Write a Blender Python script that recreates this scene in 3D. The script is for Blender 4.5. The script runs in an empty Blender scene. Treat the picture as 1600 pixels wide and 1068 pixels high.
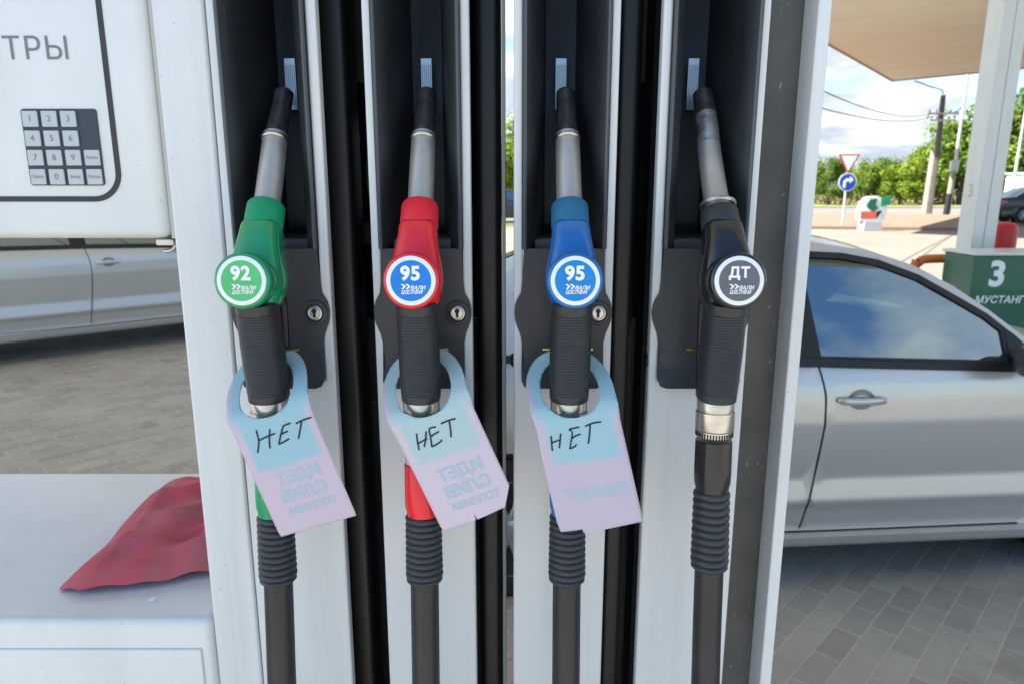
import bpy, bmesh, math, random
from math import radians, sin, cos, pi, tan, atan2, hypot
from mathutils import Vector, Matrix
from mathutils.geometry import delaunay_2d_cdt
random.seed(7)
scene = bpy.context.scene
C = scene.collection
# ---------------------------------------------------------------- camera
F = 1100.0; PITCH = radians(12.42); H = 1.66
CP, SP = cos(PITCH), sin(PITCH)
cam = bpy.data.objects.new('camera', bpy.data.cameras.new('camera'))
C.objects.link(cam); scene.camera = cam
cam.location = (0, 0, H); cam.rotation_euler = (pi / 2 - PITCH, 0, 0)
cam.data.sensor_width = 36; cam.data.lens = F / 1600 * 36
cam.data.clip_start = 0.02; cam.data.clip_end = 3000
cam.data.dof.use_dof = True; cam.data.dof.focus_distance = 0.70; cam.data.dof.aperture_fstop = 11
# ---------------------------------------------------------------- light, sky, exposure
SUN_EL, SUN_AZ = radians(49), radians(262)      # azimuth of the sun measured clockwise from +Y
sd = bpy.data.lights.new('sun', 'SUN'); sd.energy = 4.6; sd.angle = radians(0.53); sd.color = (1, .95, .87)
sun = bpy.data.objects.new('sun', sd); C.objects.link(sun)
sun.rotation_euler = (pi / 2 - SUN_EL, 0, -SUN_AZ + pi)
scene.view_settings.view_transform = 'Standard'; scene.view_settings.look = 'None'
scene.view_settings.exposure = 1.8; scene.view_settings.gamma = 1
world = bpy.data.worlds.new('World'); scene.world = world; world.use_nodes = True
wn, wl = world.node_tree.nodes, world.node_tree.links
wn.clear()
def N(t, nodes, **kw):
    n = nodes.new(t)
    for k, v in kw.items():
        if k.startswith('i_'): n.inputs[k[2:].replace('_', ' ')].default_value = v
        else: setattr(n, k, v)
    return n
sky = N('ShaderNodeTexSky', wn, sky_type='NISHITA', sun_disc=False)
sky.sun_elevation = SUN_EL; sky.sun_rotation = SUN_AZ; sky.air_density = 1.0; sky.dust_density = .6; sky.ozone_density = 1.5
tc = N('ShaderNodeTexCoord', wn)
sx = N('ShaderNodeSeparateXYZ', wn); wl.new(tc.outputs['Generated'], sx.inputs[0])
mz = N('ShaderNodeMath', wn, operation='MAXIMUM'); wl.new(sx.outputs[2], mz.inputs[0]); mz.inputs[1].default_value = .0
az = N('ShaderNodeMath', wn, operation='ADD'); wl.new(mz.outputs[0], az.inputs[0]); az.inputs[1].default_value = .16
dv = N('ShaderNodeVectorMath', wn, operation='SCALE'); wl.new(tc.outputs['Generated'], dv.inputs[0])
iv = N('ShaderNodeMath', wn, operation='DIVIDE'); iv.inputs[0].default_value = 1; wl.new(az.outputs[0], iv.inputs[1]); wl.new(iv.outputs[0], dv.inputs['Scale'])
mp = N('ShaderNodeMapping', wn); wl.new(dv.outputs[0], mp.inputs[0]); mp.inputs['Location'].default_value = (3.1, 1.7, .3); mp.inputs['Scale'].default_value = (1, 1, 1.6)
n1 = N('ShaderNodeTexNoise', wn); wl.new(mp.outputs[0], n1.inputs['Vector']); n1.inputs['Scale'].default_value = 1.1; n1.inputs['Detail'].default_value = 9; n1.inputs['Roughness'].default_value = .55; n1.inputs['Distortion'].default_value = .25
cv = N('ShaderNodeMath', wn, operation='MULTIPLY_ADD'); wl.new(sx.outputs[1], cv.inputs[0]); cv.inputs[1].default_value = .12; wl.new(n1.outputs[0], cv.inputs[2])   # more cloud to the north
r1 = N('ShaderNodeValToRGB', wn); wl.new(cv.outputs[0], r1.inputs[0])
r1.color_ramp.elements[0].position = .475; r1.color_ramp.elements[0].color = (0, 0, 0, 1)
r1.color_ramp.elements[1].position = .60; r1.color_ramp.elements[1].color = (1, 1, 1, 1)
n2 = N('ShaderNodeTexNoise', wn); wl.new(mp.outputs[0], n2.inputs['Vector']); n2.inputs['Scale'].default_value = 2.3; n2.inputs['Detail'].default_value = 6
r2 = N('ShaderNodeValToRGB', wn); wl.new(n2.outputs[0], r2.inputs[0])
r2.color_ramp.elements[0].position = .38; r2.color_ramp.elements[0].color = (2.3, 2.6, 3.05, 1)
r2.color_ramp.elements[1].position = .60; r2.color_ramp.elements[1].color = (4.3, 4.4, 4.5, 1)
bl = N('ShaderNodeMixRGB', wn, blend_type='MULTIPLY'); bl.inputs[0].default_value = 1; wl.new(sky.outputs[0], bl.inputs[1]); bl.inputs[2].default_value = (.84, .97, 1.07, 1)
mx = N('ShaderNodeMixRGB', wn); wl.new(r1.outputs[0], mx.inputs[0]); wl.new(bl.outputs[0], mx.inputs[1]); wl.new(r2.outputs[0], mx.inputs[2])
bg = N('ShaderNodeBackground', wn); wl.new(mx.outputs[0], bg.inputs[0]); bg.inputs[1].default_value = .085
wo = N('ShaderNodeOutputWorld', wn); wl.new(bg.outputs[0], wo.inputs[0])

# ---------------------------------------------------------------- pixel helpers (photo pixels, 1600 x 1068)
def ray(px, py):
    a = (534 - py) / F
    return Vector(((px - 800) / F, CP + a * SP, -SP + a * CP))
def at(px, py, Y):
    d = ray(px, py); return Vector((d.x / d.y * Y, Y, H + d.z / d.y * Y))
def gnd(px, py, z=0.0):
    d = ray(px, py); k = (z - H) / d.z; return Vector((d.x * k, d.y * k, z))

# ---------------------------------------------------------------- materials
MATS = {}
def mat(name, col, rough=.5, metal=0, coat=0, spec=.5, bump=0, bscale=60, var=0, vscale=8, var_col=None, trans=0, ior=1.45):
    if name in MATS: return MATS[name]
    m = bpy.data.materials.new(name); m.use_nodes = True; MATS[name] = m
    nt = m.node_tree; nd, lk = nt.nodes, nt.links; p = nd['Principled BSDF']
    p.inputs['Base Color'].default_value = (*col, 1); p.inputs['Roughness'].default_value = rough
    p.inputs['Metallic'].default_value = metal; p.inputs['Coat Weight'].default_value = coat; p.inputs['Coat Roughness'].default_value = .05
    p.inputs['Specular IOR Level'].default_value = spec; p.inputs['IOR'].default_value = ior
    p.inputs['Transmission Weight'].default_value = trans
    t = nd.new('ShaderNodeTexCoord')
    if var:
        n = nd.new('ShaderNodeTexNoise'); lk.new(t.outputs['Object'], n.inputs['Vector']); n.inputs['Scale'].default_value = vscale; n.inputs['Detail'].default_value = 8; n.inputs['Roughness'].default_value = .62
        r = nd.new('ShaderNodeValToRGB'); lk.new(n.outputs[0], r.inputs[0]); r.color_ramp.elements[0].position = .36; r.color_ramp.elements[1].position = .66
        vc = var_col or tuple(c * (1 - var) for c in col)
        r.color_ramp.elements[0].color = (*vc, 1); r.color_ramp.elements[1].color = (*col, 1)
        lk.new(r.outputs[0], p.inputs['Base Color'])
        ma = nd.new('ShaderNodeMapRange'); lk.new(n.outputs[0], ma.inputs[0]); ma.inputs[3].default_value = min(1, rough * 1.25); ma.inputs[4].default_value = rough * .85
        lk.new(ma.outputs[0], p.inputs['Roughness'])
    if bump:
        n = nd.new('ShaderNodeTexNoise'); lk.new(t.outputs['Object'], n.inputs['Vector']); n.inputs['Scale'].default_value = bscale; n.inputs['Detail'].default_value = 4
        b = nd.new('ShaderNodeBump'); lk.new(n.outputs[0], b.inputs['Height']); b.inputs['Strength'].default_value = bump; b.inputs['Distance'].default_value = .001
        lk.new(b.outputs[0], p.inputs['Normal'])
    return m

def paver_mat():
    m = bpy.data.materials.new('concrete_pavers'); m.use_nodes = True; nd, lk = m.node_tree.nodes, m.node_tree.links; p = nd['Principled BSDF']
    t = nd.new('ShaderNodeTexCoord'); r = nd.new('ShaderNodeVectorRotate'); r.rotation_type = 'Z_AXIS'; lk.new(t.outputs['Object'], r.inputs['Vector']); r.inputs['Angle'].default_value = radians(-46)
    b = nd.new('ShaderNodeTexBrick'); lk.new(r.outputs[0], b.inputs['Vector']); b.inputs['Scale'].default_value = 1
    b.inputs['Brick Width'].default_value = .2; b.inputs['Row Height'].default_value = .098; b.inputs['Mortar Size'].default_value = .0042; b.inputs['Mortar Smooth'].default_value = .3; b.offset = .5
    b.inputs['Color1'].default_value = (.345, .318, .268, 1); b.inputs['Color2'].default_value = (.44, .41, .345, 1); b.inputs['Mortar'].default_value = (.50, .465, .385, 1); b.inputs['Bias'].default_value = -.1
    n = nd.new('ShaderNodeTexNoise'); lk.new(t.outputs['Object'], n.inputs['Vector']); n.inputs['Scale'].default_value = 1.3; n.inputs['Detail'].default_value = 10; n.inputs['Roughness'].default_value = .7
    mr = nd.new('ShaderNodeMapRange'); lk.new(n.outputs[0], mr.inputs[0]); mr.inputs[1].default_value = .3; mr.inputs[2].default_value = .7; mr.inputs[3].default_value = .78; mr.inputs[4].default_value = 1.12
    mu = nd.new('ShaderNodeVectorMath'); mu.operation = 'SCALE'; lk.new(b.outputs[0], mu.inputs[0]); lk.new(mr.outputs[0], mu.inputs['Scale'])
    st1 = nd.new('ShaderNodeTexNoise'); lk.new(t.outputs['Object'], st1.inputs['Vector']); st1.inputs['Scale'].default_value = 2.6; st1.inputs['Detail'].default_value = 3
    st2 = nd.new('ShaderNodeMapRange'); lk.new(st1.outputs[0], st2.inputs[0]); st2.inputs[1].default_value = .60; st2.inputs[2].default_value = .72; st2.inputs[4].default_value = .38
    st3 = nd.new('ShaderNodeMixRGB'); lk.new(st2.outputs[0], st3.inputs[0]); lk.new(mu.outputs[0], st3.inputs[1]); st3.inputs[2].default_value = (.10, .092, .08, 1)
    sp1 = nd.new('ShaderNodeTexNoise'); lk.new(t.outputs['Object'], sp1.inputs['Vector']); sp1.inputs['Scale'].default_value = 34; sp1.inputs['Detail'].default_value = 3
    sp2 = nd.new('ShaderNodeMapRange'); lk.new(sp1.outputs[0], sp2.inputs[0]); sp2.inputs[1].default_value = .66; sp2.inputs[2].default_value = .74; sp2.inputs[4].default_value = .5
    sp3 = nd.new('ShaderNodeMixRGB'); lk.new(sp2.outputs[0], sp3.inputs[0]); lk.new(st3.outputs[0], sp3.inputs[1]); sp3.inputs[2].default_value = (.13, .12, .105, 1)
    lk.new(sp3.outputs[0], p.inputs['Base Color']); p.inputs['Roughness'].default_value = .8
    n3 = nd.new('ShaderNodeTexNoise'); lk.new(t.outputs['Object'], n3.inputs['Vector']); n3.inputs['Scale'].default_value = 120; n3.inputs['Detail'].default_value = 5
    ad = nd.new('ShaderNodeMath'); ad.operation = 'MULTIPLY_ADD'; lk.new(n3.outputs[0], ad.inputs[0]); ad.inputs[1].default_value = .35
    iv = nd.new('ShaderNodeMath'); iv.operation = 'SUBTRACT'; iv.inputs[0].default_value = 1; lk.new(b.outputs['Fac'], iv.inputs[1]); lk.new(iv.outputs[0], ad.inputs[2])
    bp = nd.new('ShaderNodeBump'); lk.new(ad.outputs[0], bp.inputs['Height']); bp.inputs['Strength'].default_value = .7; bp.inputs['Distance'].default_value = .004
    lk.new(bp.outputs[0], p.inputs['Normal']); return m

def leaf_mat(name, c1, c2):
    m = bpy.data.materials.new(name); m.use_nodes = True; nd, lk = m.node_tree.nodes, m.node_tree.links; p = nd['Principled BSDF']
    t = nd.new('ShaderNodeTexCoord'); n = nd.new('ShaderNodeTexNoise'); lk.new(t.outputs['Object'], n.inputs['Vector']); n.inputs['Scale'].default_value = .9; n.inputs['Detail'].default_value = 6
    r = nd.new('ShaderNodeValToRGB'); lk.new(n.outputs[0], r.inputs[0]); r.color_ramp.elements[0].position = .35; r.color_ramp.elements[1].position = .65
    r.color_ramp.elements[0].color = (*c1, 1); r.color_ramp.elements[1].color = (*c2, 1)
    lk.new(r.outputs[0], p.inputs['Base Color']); p.inputs['Roughness'].default_value = .6; p.inputs['Specular IOR Level'].default_value = .2
    tr = nd.new('ShaderNodeBsdfTranslucent'); lk.new(r.outputs[0], tr.inputs[0]); mxs = nd.new('ShaderNodeMixShader'); mxs.inputs[0].default_value = .3
    lk.new(p.outputs[0], mxs.inputs[1]); lk.new(tr.outputs[0], mxs.inputs[2]); lk.new(mxs.outputs[0], nd['Material Output'].inputs[0]); return m

def glass_mat(name, tint, refl=1.6):
    m = bpy.data.materials.new(name); m.use_nodes = True; nd, lk = m.node_tree.nodes, m.node_tree.links
    nd.remove(nd['Principled BSDF'])
    tr = nd.new('ShaderNodeBsdfTransparent'); tr.inputs[0].default_value = (*tint, 1)
    gl = nd.new('ShaderNodeBsdfGlossy'); gl.inputs['Roughness'].default_value = .004; gl.inputs[0].default_value = (.74, .93, 1, 1)
    fr = nd.new('ShaderNodeFresnel'); fr.inputs[0].default_value = refl
    mxs = nd.new('ShaderNodeMixShader'); lk.new(fr.outputs[0], mxs.inputs[0]); lk.new(tr.outputs[0], mxs.inputs[1]); lk.new(gl.outputs[0], mxs.inputs[2])
    lk.new(mxs.outputs[0], nd['Material Output'].inputs[0]); return m

def tag_mat(name, seed, blue, pink, split):
    """faded riso print: blue field inside a pink margin above, pink below; follows the sheet's own UV"""
    m = bpy.data.materials.new(name); m.use_nodes = True; nd, lk = m.node_tree.nodes, m.node_tree.links; p = nd['Principled BSDF']
    uv = nd.new('ShaderNodeUVMap'); sp = nd.new('ShaderNodeSeparateXYZ'); 
    ns = nd.new('ShaderNodeTexNoise'); lk.new(uv.outputs[0], ns.inputs['Vector']); ns.inputs['Scale'].default_value = 9; ns.inputs['Detail'].default_value = 6; ns.noise_dimensions = '4D'; ns.inputs['W'].default_value = seed
    mx0 = nd.new('ShaderNodeMixRGB'); mx0.blend_type = 'ADD'; mx0.inputs[0].default_value = .045; lk.new(uv.outputs[0], mx0.inputs[1]); lk.new(ns.outputs['Color'], mx0.inputs[2]); lk.new(mx0.outputs[0], sp.inputs[0])
    def step(sock, a, b):
        r = nd.new('ShaderNodeMapRange'); r.interpolation_type = 'SMOOTHSTEP'; lk.new(sock, r.inputs[0]); r.inputs[1].default_value = a; r.inputs[2].default_value = b; return r.outputs[0]
    def mul(a, b):
        r = nd.new('ShaderNodeMath'); r.operation = 'MULTIPLY'; lk.new(a, r.inputs[0]); lk.new(b, r.inputs[1]); return r.outputs[0]
    k = mul(mul(step(sp.outputs[0], .08, .16), step(sp.outputs[0], .98, .90)), step(sp.outputs[1], split - .025, split + .03))
    top = step(sp.outputs[1], .62, .75)
    mxm = nd.new('ShaderNodeMath'); mxm.operation = 'MAXIMUM'; lk.new(k, mxm.inputs[0])
    k2 = mul(top, step(sp.outputs[0], .0, .10)); lk.new(k2, mxm.inputs[1])
    n5 = nd.new('ShaderNodeTexNoise'); lk.new(uv.outputs[0], n5.inputs['Vector']); n5.inputs['Scale'].default_value = 55; n5.inputs['Detail'].default_value = 5
    w = step(n5.outputs[0], .2, .5); kk = nd.new('ShaderNodeMath'); kk.operation = 'MULTIPLY_ADD'; 
    mr = nd.new('ShaderNodeMapRange'); lk.new(w, mr.inputs[0]); mr.inputs[3].default_value = .75; mr.inputs[4].default_value = 1
    kf = mul(mxm.outputs[0], mr.outputs[0])
    mx2 = nd.new('ShaderNodeMixRGB'); lk.new(kf, mx2.inputs[0]); mx2.inputs[1].default_value = (*pink, 1); mx2.inputs[2].default_value = (*blue, 1)
    lk.new(mx2.outputs[0], p.inputs['Base Color']); p.inputs['Roughness'].default_value = .65; p.inputs['Specular IOR Level'].default_value = .3
    return m

WHITE = mat('white_powder_coat', (.69, .69, .675), .32, var=.05, vscale=3)
WHITE2 = mat('white_enamel', (.70, .70, .68), .28, coat=.25, var=.04, vscale=5)
BOOT = mat('slate_plastic', (.036, .0385, .0435), .42, bump=.25, bscale=400, var=.2, vscale=14)
BOOT_SHADE = mat('slate_shaded', (.020, .0218, .0245), .45, bump=.25, bscale=400, var=.3, vscale=10)  # same slate plastic, darkened to paint the shade inside the channel
BOOT_LIT = mat('slate_lit_lip', (.085, .092, .102), .45, bump=.2, bscale=400)  # same slate plastic, paled to paint the sky light on the lips
BLACK = mat('black_rubber', (.006, .006, .007), .42)
GREYP = mat('grey_brown_panel', (.125, .118, .105), .6, var=.35, vscale=9)
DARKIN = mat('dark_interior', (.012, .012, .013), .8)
STEEL = mat('brushed_steel', (.62, .60, .56), .3, metal=1, var=.25, vscale=40)
ALU = mat('spout_alloy', (.50, .48, .44), .42, metal=.75, var=.15, vscale=30)
SPOUT = mat('blackened_spout', (.085, .086, .088), .36, metal=.35, var=.7, vscale=85)
STAIN = mat('stained_alloy', (.44, .44, .42), .40, metal=.7, var=.75, vscale=70)
GRIP = GRIP_W = mat('grip_rubber', (.026, .028, .032), .40, bump=.1, bscale=300, var=.15, vscale=20)
HOSE = mat('hose_rubber', (.02, .021, .023), .36, var=.25, vscale=12)
RIB = mat('bend_rubber', (.032, .034, .037), .42)
KEYDK = mat('keypad_base', (.035, .042, .06), .45)
KEYC = mat('key_metal', (.45, .47, .47), .4, metal=.3)
INKD = mat('dark_ink', (.035, .033, .035), .5)
PEN = mat('marker_ink', (.012, .018, .03), .6)
LETW = mat('white_letter', (.82, .84, .84), .5)
LETG = mat('grey_letter', (.18, .19, .20), .5)
BRASS = mat('brass', (.6, .45, .15), .3, metal=1)

# ---------------------------------------------------------------- mesh helpers
class MB:
    def __init__(s): s.v = []; s.f = []
    def add(s, v, f):
        o = len(s.v); s.v += [tuple(p) for p in v]; s.f += [tuple(i + o for i in q) for q in f]; return s
    def box(s, x0, x1, y0, y1, z0, z1):
        v = [(x, y, z) for z in (z0, z1) for y in (y0, y1) for x in (x0, x1)]
        return s.add(v, [(0, 2, 3, 1), (4, 5, 7, 6), (0, 1, 5, 4), (2, 6, 7, 3), (0, 4, 6, 2), (1, 3, 7, 5)])
    def prism(s, poly, axis, a, b):
        """polygon in the two other axes, extruded along axis from a to b"""
        def P(u, w, t): return {'x': (t, u, w), 'y': (u, t, w), 'z': (u, w, t)}[axis]
        n = len(poly)
        v = [P(u, w, a) for u, w in poly] + [P(u, w, b) for u, w in poly]
        return s.add(v, [tuple(range(n))[::-1], tuple(range(n, 2 * n))] + [(i, (i + 1) % n, n + (i + 1) % n, n + i) for i in range(n)])
    def rings(s, rings, cap=True, closed=True):
        n = len(rings[0]); o = []
        for r in rings: o += list(r)
        f = []
        for i in range(len(rings) - 1):
            for j in range(n if closed else n - 1):
                k = (j + 1) % n; f.append((i * n + j, i * n + k, (i + 1) * n + k, (i + 1) * n + j))
        if cap and closed: f += [tuple(range(n))[::-1], tuple(range((len(rings) - 1) * n, len(rings) * n))]
        return s.add(o, f)
    def sweep(s, path, rad, n=24, cap=True, power=2.0, up=None):
        """tube along path; rad: list of r or (rx, ry)"""
        P = [Vector(p) for p in path]; R = []
        prev = Vector(up) if up else None
        for i, p in enumerate(P):
            t = (P[min(i + 1, len(P) - 1)] - P[max(i - 1, 0)]).normalized()
            if prev is None: prev = Vector((1, 0, 0)) if abs(t.x) < .9 else Vector((0, 0, 1))
            a = (prev - t * prev.dot(t)).normalized(); prev = a; b = t.cross(a)
            r = rad[i] if isinstance(rad, (list, tuple)) else rad
            rx, ry = r if isinstance(r, tuple) else (r, r)
            ring = []
            for j in range(n):
                q = 2 * pi * j / n; c, d = cos(q), sin(q)
                if power != 2: c, d = math.copysign(abs(c) ** (2 / power), c), math.copysign(abs(d) ** (2 / power), d)
                ring.append(p + a * (rx * c) + b * (ry * d))
            R.append(ring)
        return s.rings(R, cap)
    def lathe(s, o, axis, prof, n=32):
        """prof: (distance along axis, radius)"""
        o = Vector(o); ax = Vector(axis).normalized()
        a = (Vector((1, 0, 0)) if abs(ax.x) < .9 else Vector((0, 0, 1))); a = (a - ax * a.dot(ax)).normalized(); b = ax.cross(a)
        return s.rings([[o + ax * d + a * (r * cos(2 * pi * j / n)) + b * (r * sin(2 * pi * j / n)) for j in range(n)] for d, r in prof])
    def tri(s, outer, holes=(), fn=None, step=None):
        v, f = cdt(outer, holes, step)
        return s.add([fn(*p) for p in v], f)
    def slab(s, outer, holes, fn, fn2, step=None):
        """closed sheet: front through fn, back through fn2, walls round every outline"""
        v, f = cdt(outer, holes, step)
        s.add([fn(*p) for p in v], f); s.add([fn2(*p) for p in v], [q[::-1] for q in f])
        for L in [outer] + list(holes):
            n = len(L); s.add([fn(*p) for p in L] + [fn2(*p) for p in L], [(i, (i + 1) % n, n + (i + 1) % n, n + i) for i in range(n)])
        return s
def inside(p, poly):
    x, y = p; c = False; n = len(poly)
    for i in range(n):
        x1, y1 = poly[i]; x2, y2 = poly[(i + 1) % n]
        if (y1 > y) != (y2 > y) and x < (x2 - x1) * (y - y1) / (y2 - y1) + x1: c = not c
    return c
def cdt(outer, holes=(), step=None):
    pts = []; ed = []
    for L in [outer] + list(holes):
        o = len(pts); n = len(L)
        pts += [Vector(p) for p in L]; ed += [(o + i, o + (i + 1) % n) for i in range(n)]
    if step:
        xs = [p[0] for p in outer]; ys = [p[1] for p in outer]
        sx_, sy_ = step if isinstance(step, tuple) else (step, step)
        y = min(ys) + sy_ * .5
        while y < max(ys):
            x = min(xs) + sx_ * .5
            while x < max(xs):
                if inside((x, y), outer) and not any(inside((x, y), h) for h in holes): pts.append(Vector((x, y)))
                x += sx_
            y += sy_
    vo, eo, fo = delaunay_2d_cdt(pts, ed, [], 0, 1e-6)[:3]
    F_ = []
    for f in fo:
        c = (sum(vo[i].x for i in f) / 3, sum(vo[i].y for i in f) / 3)
        if inside(c, outer) and not any(inside(c, h) for h in holes): F_.append(tuple(f))
    return [tuple(p) for p in vo], F_
def obj(name, mb, m, parent=None, smooth=35, bevel=0, seg=2, weld=False, fix=True):
    off = parent_origin(parent)
    me = bpy.data.meshes.new(name); me.from_pydata([Vector(v) - off for v in mb.v], [], mb.f); me.validate()
    bm = bmesh.new(); bm.from_mesh(me)
    if weld: bmesh.ops.remove_doubles(bm, verts=bm.verts, dist=weld)
    if fix: bmesh.ops.recalc_face_normals(bm, faces=bm.faces)
    bm.to_mesh(me); bm.free()
    me.materials.append(m)
    if smooth:
        me.polygons.foreach_set('use_smooth', [True] * len(me.polygons)); me.set_sharp_from_angle(angle=radians(smooth))
    o = bpy.data.objects.new(name, me); C.objects.link(o)
    if parent: o.parent = parent
    if bevel:
        b = o.modifiers.new('edge', 'BEVEL'); b.width = bevel; b.segments = seg; b.limit_method = 'ANGLE'; b.angle_limit = radians(40); b.harden_normals = False
    return o
ORIG = {}
def parent_origin(p):
    while p is not None:
        if p.name in ORIG: return ORIG[p.name]
        p = p.parent
    return Vector((0, 0, 0))
def tag(o, label, cat, group=None):
    o['label'] = label; o['category'] = cat
    if group: o['group'] = group
    return o
def thing(name, label, cat, loc=(0, 0, 0), group=None, rz=0, local=False):
    o = bpy.data.objects.new(name, None); C.objects.link(o); o.empty_display_size = .1
    o.location = loc; o.rotation_euler = (0, 0, rz); ORIG[o.name] = Vector((0, 0, 0)) if local else Vector(loc)
    return tag(o, label, cat, group)
def struct(name, mb, m, kind='structure', **kw):
    o = obj(name, mb, m, **kw); o['kind'] = kind; return o
def text_pts(body, size, bold=0.0, shear=0, spacing=1.0, align='CENTER'):
    """glyph outlines filled by winding number, so overlapping strokes never give double faces"""
    c = bpy.data.curves.new('t', 'FONT'); c.body = body; c.size = 1; c.offset = bold; c.shear = shear; c.space_character = spacing
    c.align_x = align; c.align_y = 'CENTER'; c.resolution_u = 4; c.fill_mode = 'NONE'
    o = bpy.data.objects.new('t', c); C.objects.link(o)
    me = bpy.data.meshes.new_from_object(o.evaluated_get(bpy.context.evaluated_depsgraph_get()))
    P = [Vector((p.co.x, p.co.y)) for p in me.vertices]; E = [tuple(e.vertices) for e in me.edges]
    bpy.data.objects.remove(o); bpy.data.curves.remove(c); bpy.data.meshes.remove(me)
    nxt = {}
    for a, b in E: nxt.setdefault(a, []).append(b); nxt.setdefault(b, []).append(a)
    seen = set(); loops = []
    for st_ in sorted(nxt):
        if st_ in seen: continue
        L = [st_]; seen.add(st_); cur = st_
        fw = [q for q in nxt[st_] if q == st_ + 1] or nxt[st_]
        cur = fw[0]
        while cur not in seen:
            L.append(cur); seen.add(cur); n_ = [q for q in nxt[cur] if q not in seen]
            if not n_: break
            cur = n_[0]
        if len(L) > 2: loops.append(L)
    if bold and loops:
        area = lambda L: sum(P[L[i - 1]].x * P[L[i]].y - P[L[i]].x * P[L[i - 1]].y for i in range(len(L)))
        sg = 1 if area(max(loops, key=lambda L: abs(area(L)))) > 0 else -1
        Q = [p.copy() for p in P]
        for L in loops:
            for i in range(len(L)):
                e1 = (P[L[i]] - P[L[i - 1]]); e2 = (P[L[(i + 1) % len(L)]] - P[L[i]])
                if e1.length < 1e-9 or e2.length < 1e-9: continue
                e1.normalize(); e2.normalize(); n_ = Vector((e1.y + e2.y, -e1.x - e2.x)) * sg
                if n_.length < 1e-6: continue
                n_.normalize(); Q[L[i]] = P[L[i]] + n_ * bold / max(.55, n_.dot(Vector((e1.y, -e1.x)) * sg))
        P = Q
    v, e, f = delaunay_2d_cdt(P, E, [], 0, 1e-6)[:3]
    def wind(x, y):
        w = 0
        for L in loops:
            for i in range(len(L)):
                a, b = P[L[i]], P[L[(i + 1) % len(L)]]
                if (a.y > y) != (b.y > y) and x < a.x + (b.x - a.x) * (y - a.y) / (b.y - a.y): w += 1 if b.y > a.y else -1
        return w
    keep = [tuple(q) for q in f if wind(sum(v[i].x for i in q) / 3, sum(v[i].y for i in q) / 3) != 0]
    return [(p.x * size, p.y * size) for p in v], keep
def text(mb, body, size, fn, **kw):
    v, f = text_pts(body, size, **kw)
    return mb.add([fn(x, y) for x, y in v], f)
def rrect(x0, x1, z0, z1, r, n=6):
    out = []
    for cx, cz, a0 in ((x1 - r, z1 - r, 0), (x0 + r, z1 - r, 90), (x0 + r, z0 + r, 180), (x1 - r, z0 + r, 270)):
        for i in range(n + 1):
            a = radians(a0 + 90 * i / n); out.append((cx + r * cos(a), cz + r * sin(a)))
    return out
def lerp(a, b, t): return a + (b - a) * t
def interp(x, tab):
    if x <= tab[0][0]: return tab[0][1]
    for (x0, y0), (x1, y1) in zip(tab, tab[1:]):
        if x <= x1: return lerp(y0, y1, (x - x0) / (x1 - x0))
    return tab[-1][1]
def spline(pts, m=6):
    P = [Vector(p) for p in pts]; out = []
    for i in range(len(P) - 1):
        a, b, c, d = P[max(i - 1, 0)], P[i], P[i + 1], P[min(i + 2, len(P) - 1)]
        for k in range(m):
            t = k / m; out.append(.5 * ((2 * b) + (c - a) * t + (2 * a - 5 * b + 4 * c - d) * t * t + (3 * b - a - 3 * c + d) * t ** 3))
    return out + [P[-1]]

# ================================================================ GROUND
def poly_sheet(name, pts, z, m, kind='structure'):
    mb = MB(); mb.add([(x, y, z) for x, y in pts], [tuple(range(len(pts)))]); return struct(name, mb, m, kind, smooth=0)
CONC = mat('forecourt_concrete', (.25, .225, .185), .85, bump=.3, bscale=8, var=.18, vscale=.4)  # forecourt concrete, one tone with random mottling
ASPH = mat('pale_asphalt', (.22, .205, .18), .9, bump=.3, bscale=30, var=.2, vscale=.25)
REDP = mat('reddish_tiles', (.28, .165, .11), .85, var=.3, vscale=.7, var_col=(.25, .175, .13))
GRASS = mat('dry_grass', (.26, .28, .06), .95, var=.4, vscale=.5, bump=.6, bscale=20)
FIELD = mat('far_field', (.13, .15, .05), .95, var=.4, vscale=.05)
poly_sheet('ground', [(-1500, -1500), (1500, -1500), (1500, 1500), (-1500, 1500)], 0, FIELD)
poly_sheet('forecourt', [(-60, -30), (60, -30), (60, 30), (-60, 30)], .004, CONC)
poly_sheet('paving', [(-16, -9), (16, -9), (16, 13), (-16, 13)], .008, paver_mat())
poly_sheet('road', [(-200, 36), (200, 36), (200, 56), (-200, 56)], .004, ASPH)
poly_sheet('grass', [(-200, 56.4), (200, 56.4), (200, 82), (-200, 82)], .02, GRASS)
mb = MB(); mb.prism([(10.5, 29.0), (17.5, 27.3), (19.5, 28.2), (24.5, 36.0), (24, 41), (10.5, 42.5)], 'z', 0, .13)
struct('pavement', mb, REDP, smooth=0, bevel=.03)
mb = MB(); mb.prism([(-200, 56), (200, 56), (200, 56.35), (-200, 56.35)], 'z', 0, .14); struct('kerb', mb, mat('kerb_concrete', (.42, .40, .36), .85), smooth=0)
# concrete kerbs under the pumps
mb = MB(); mb.prism(rrect(-1.5, .75, .55, 1.42, .25), 'z', 0, .15); struct('island_kerb', mb, mat('island_concrete', (.38, .37, .35), .85, var=.25, vscale=4), bevel=.02)
mb = MB(); mb.prism(rrect(3.3, 6.4, 5.3, 6.9, .3), 'z', 0, .15); struct('island_kerb', mb, MATS['island_concrete'], bevel=.02)

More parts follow.
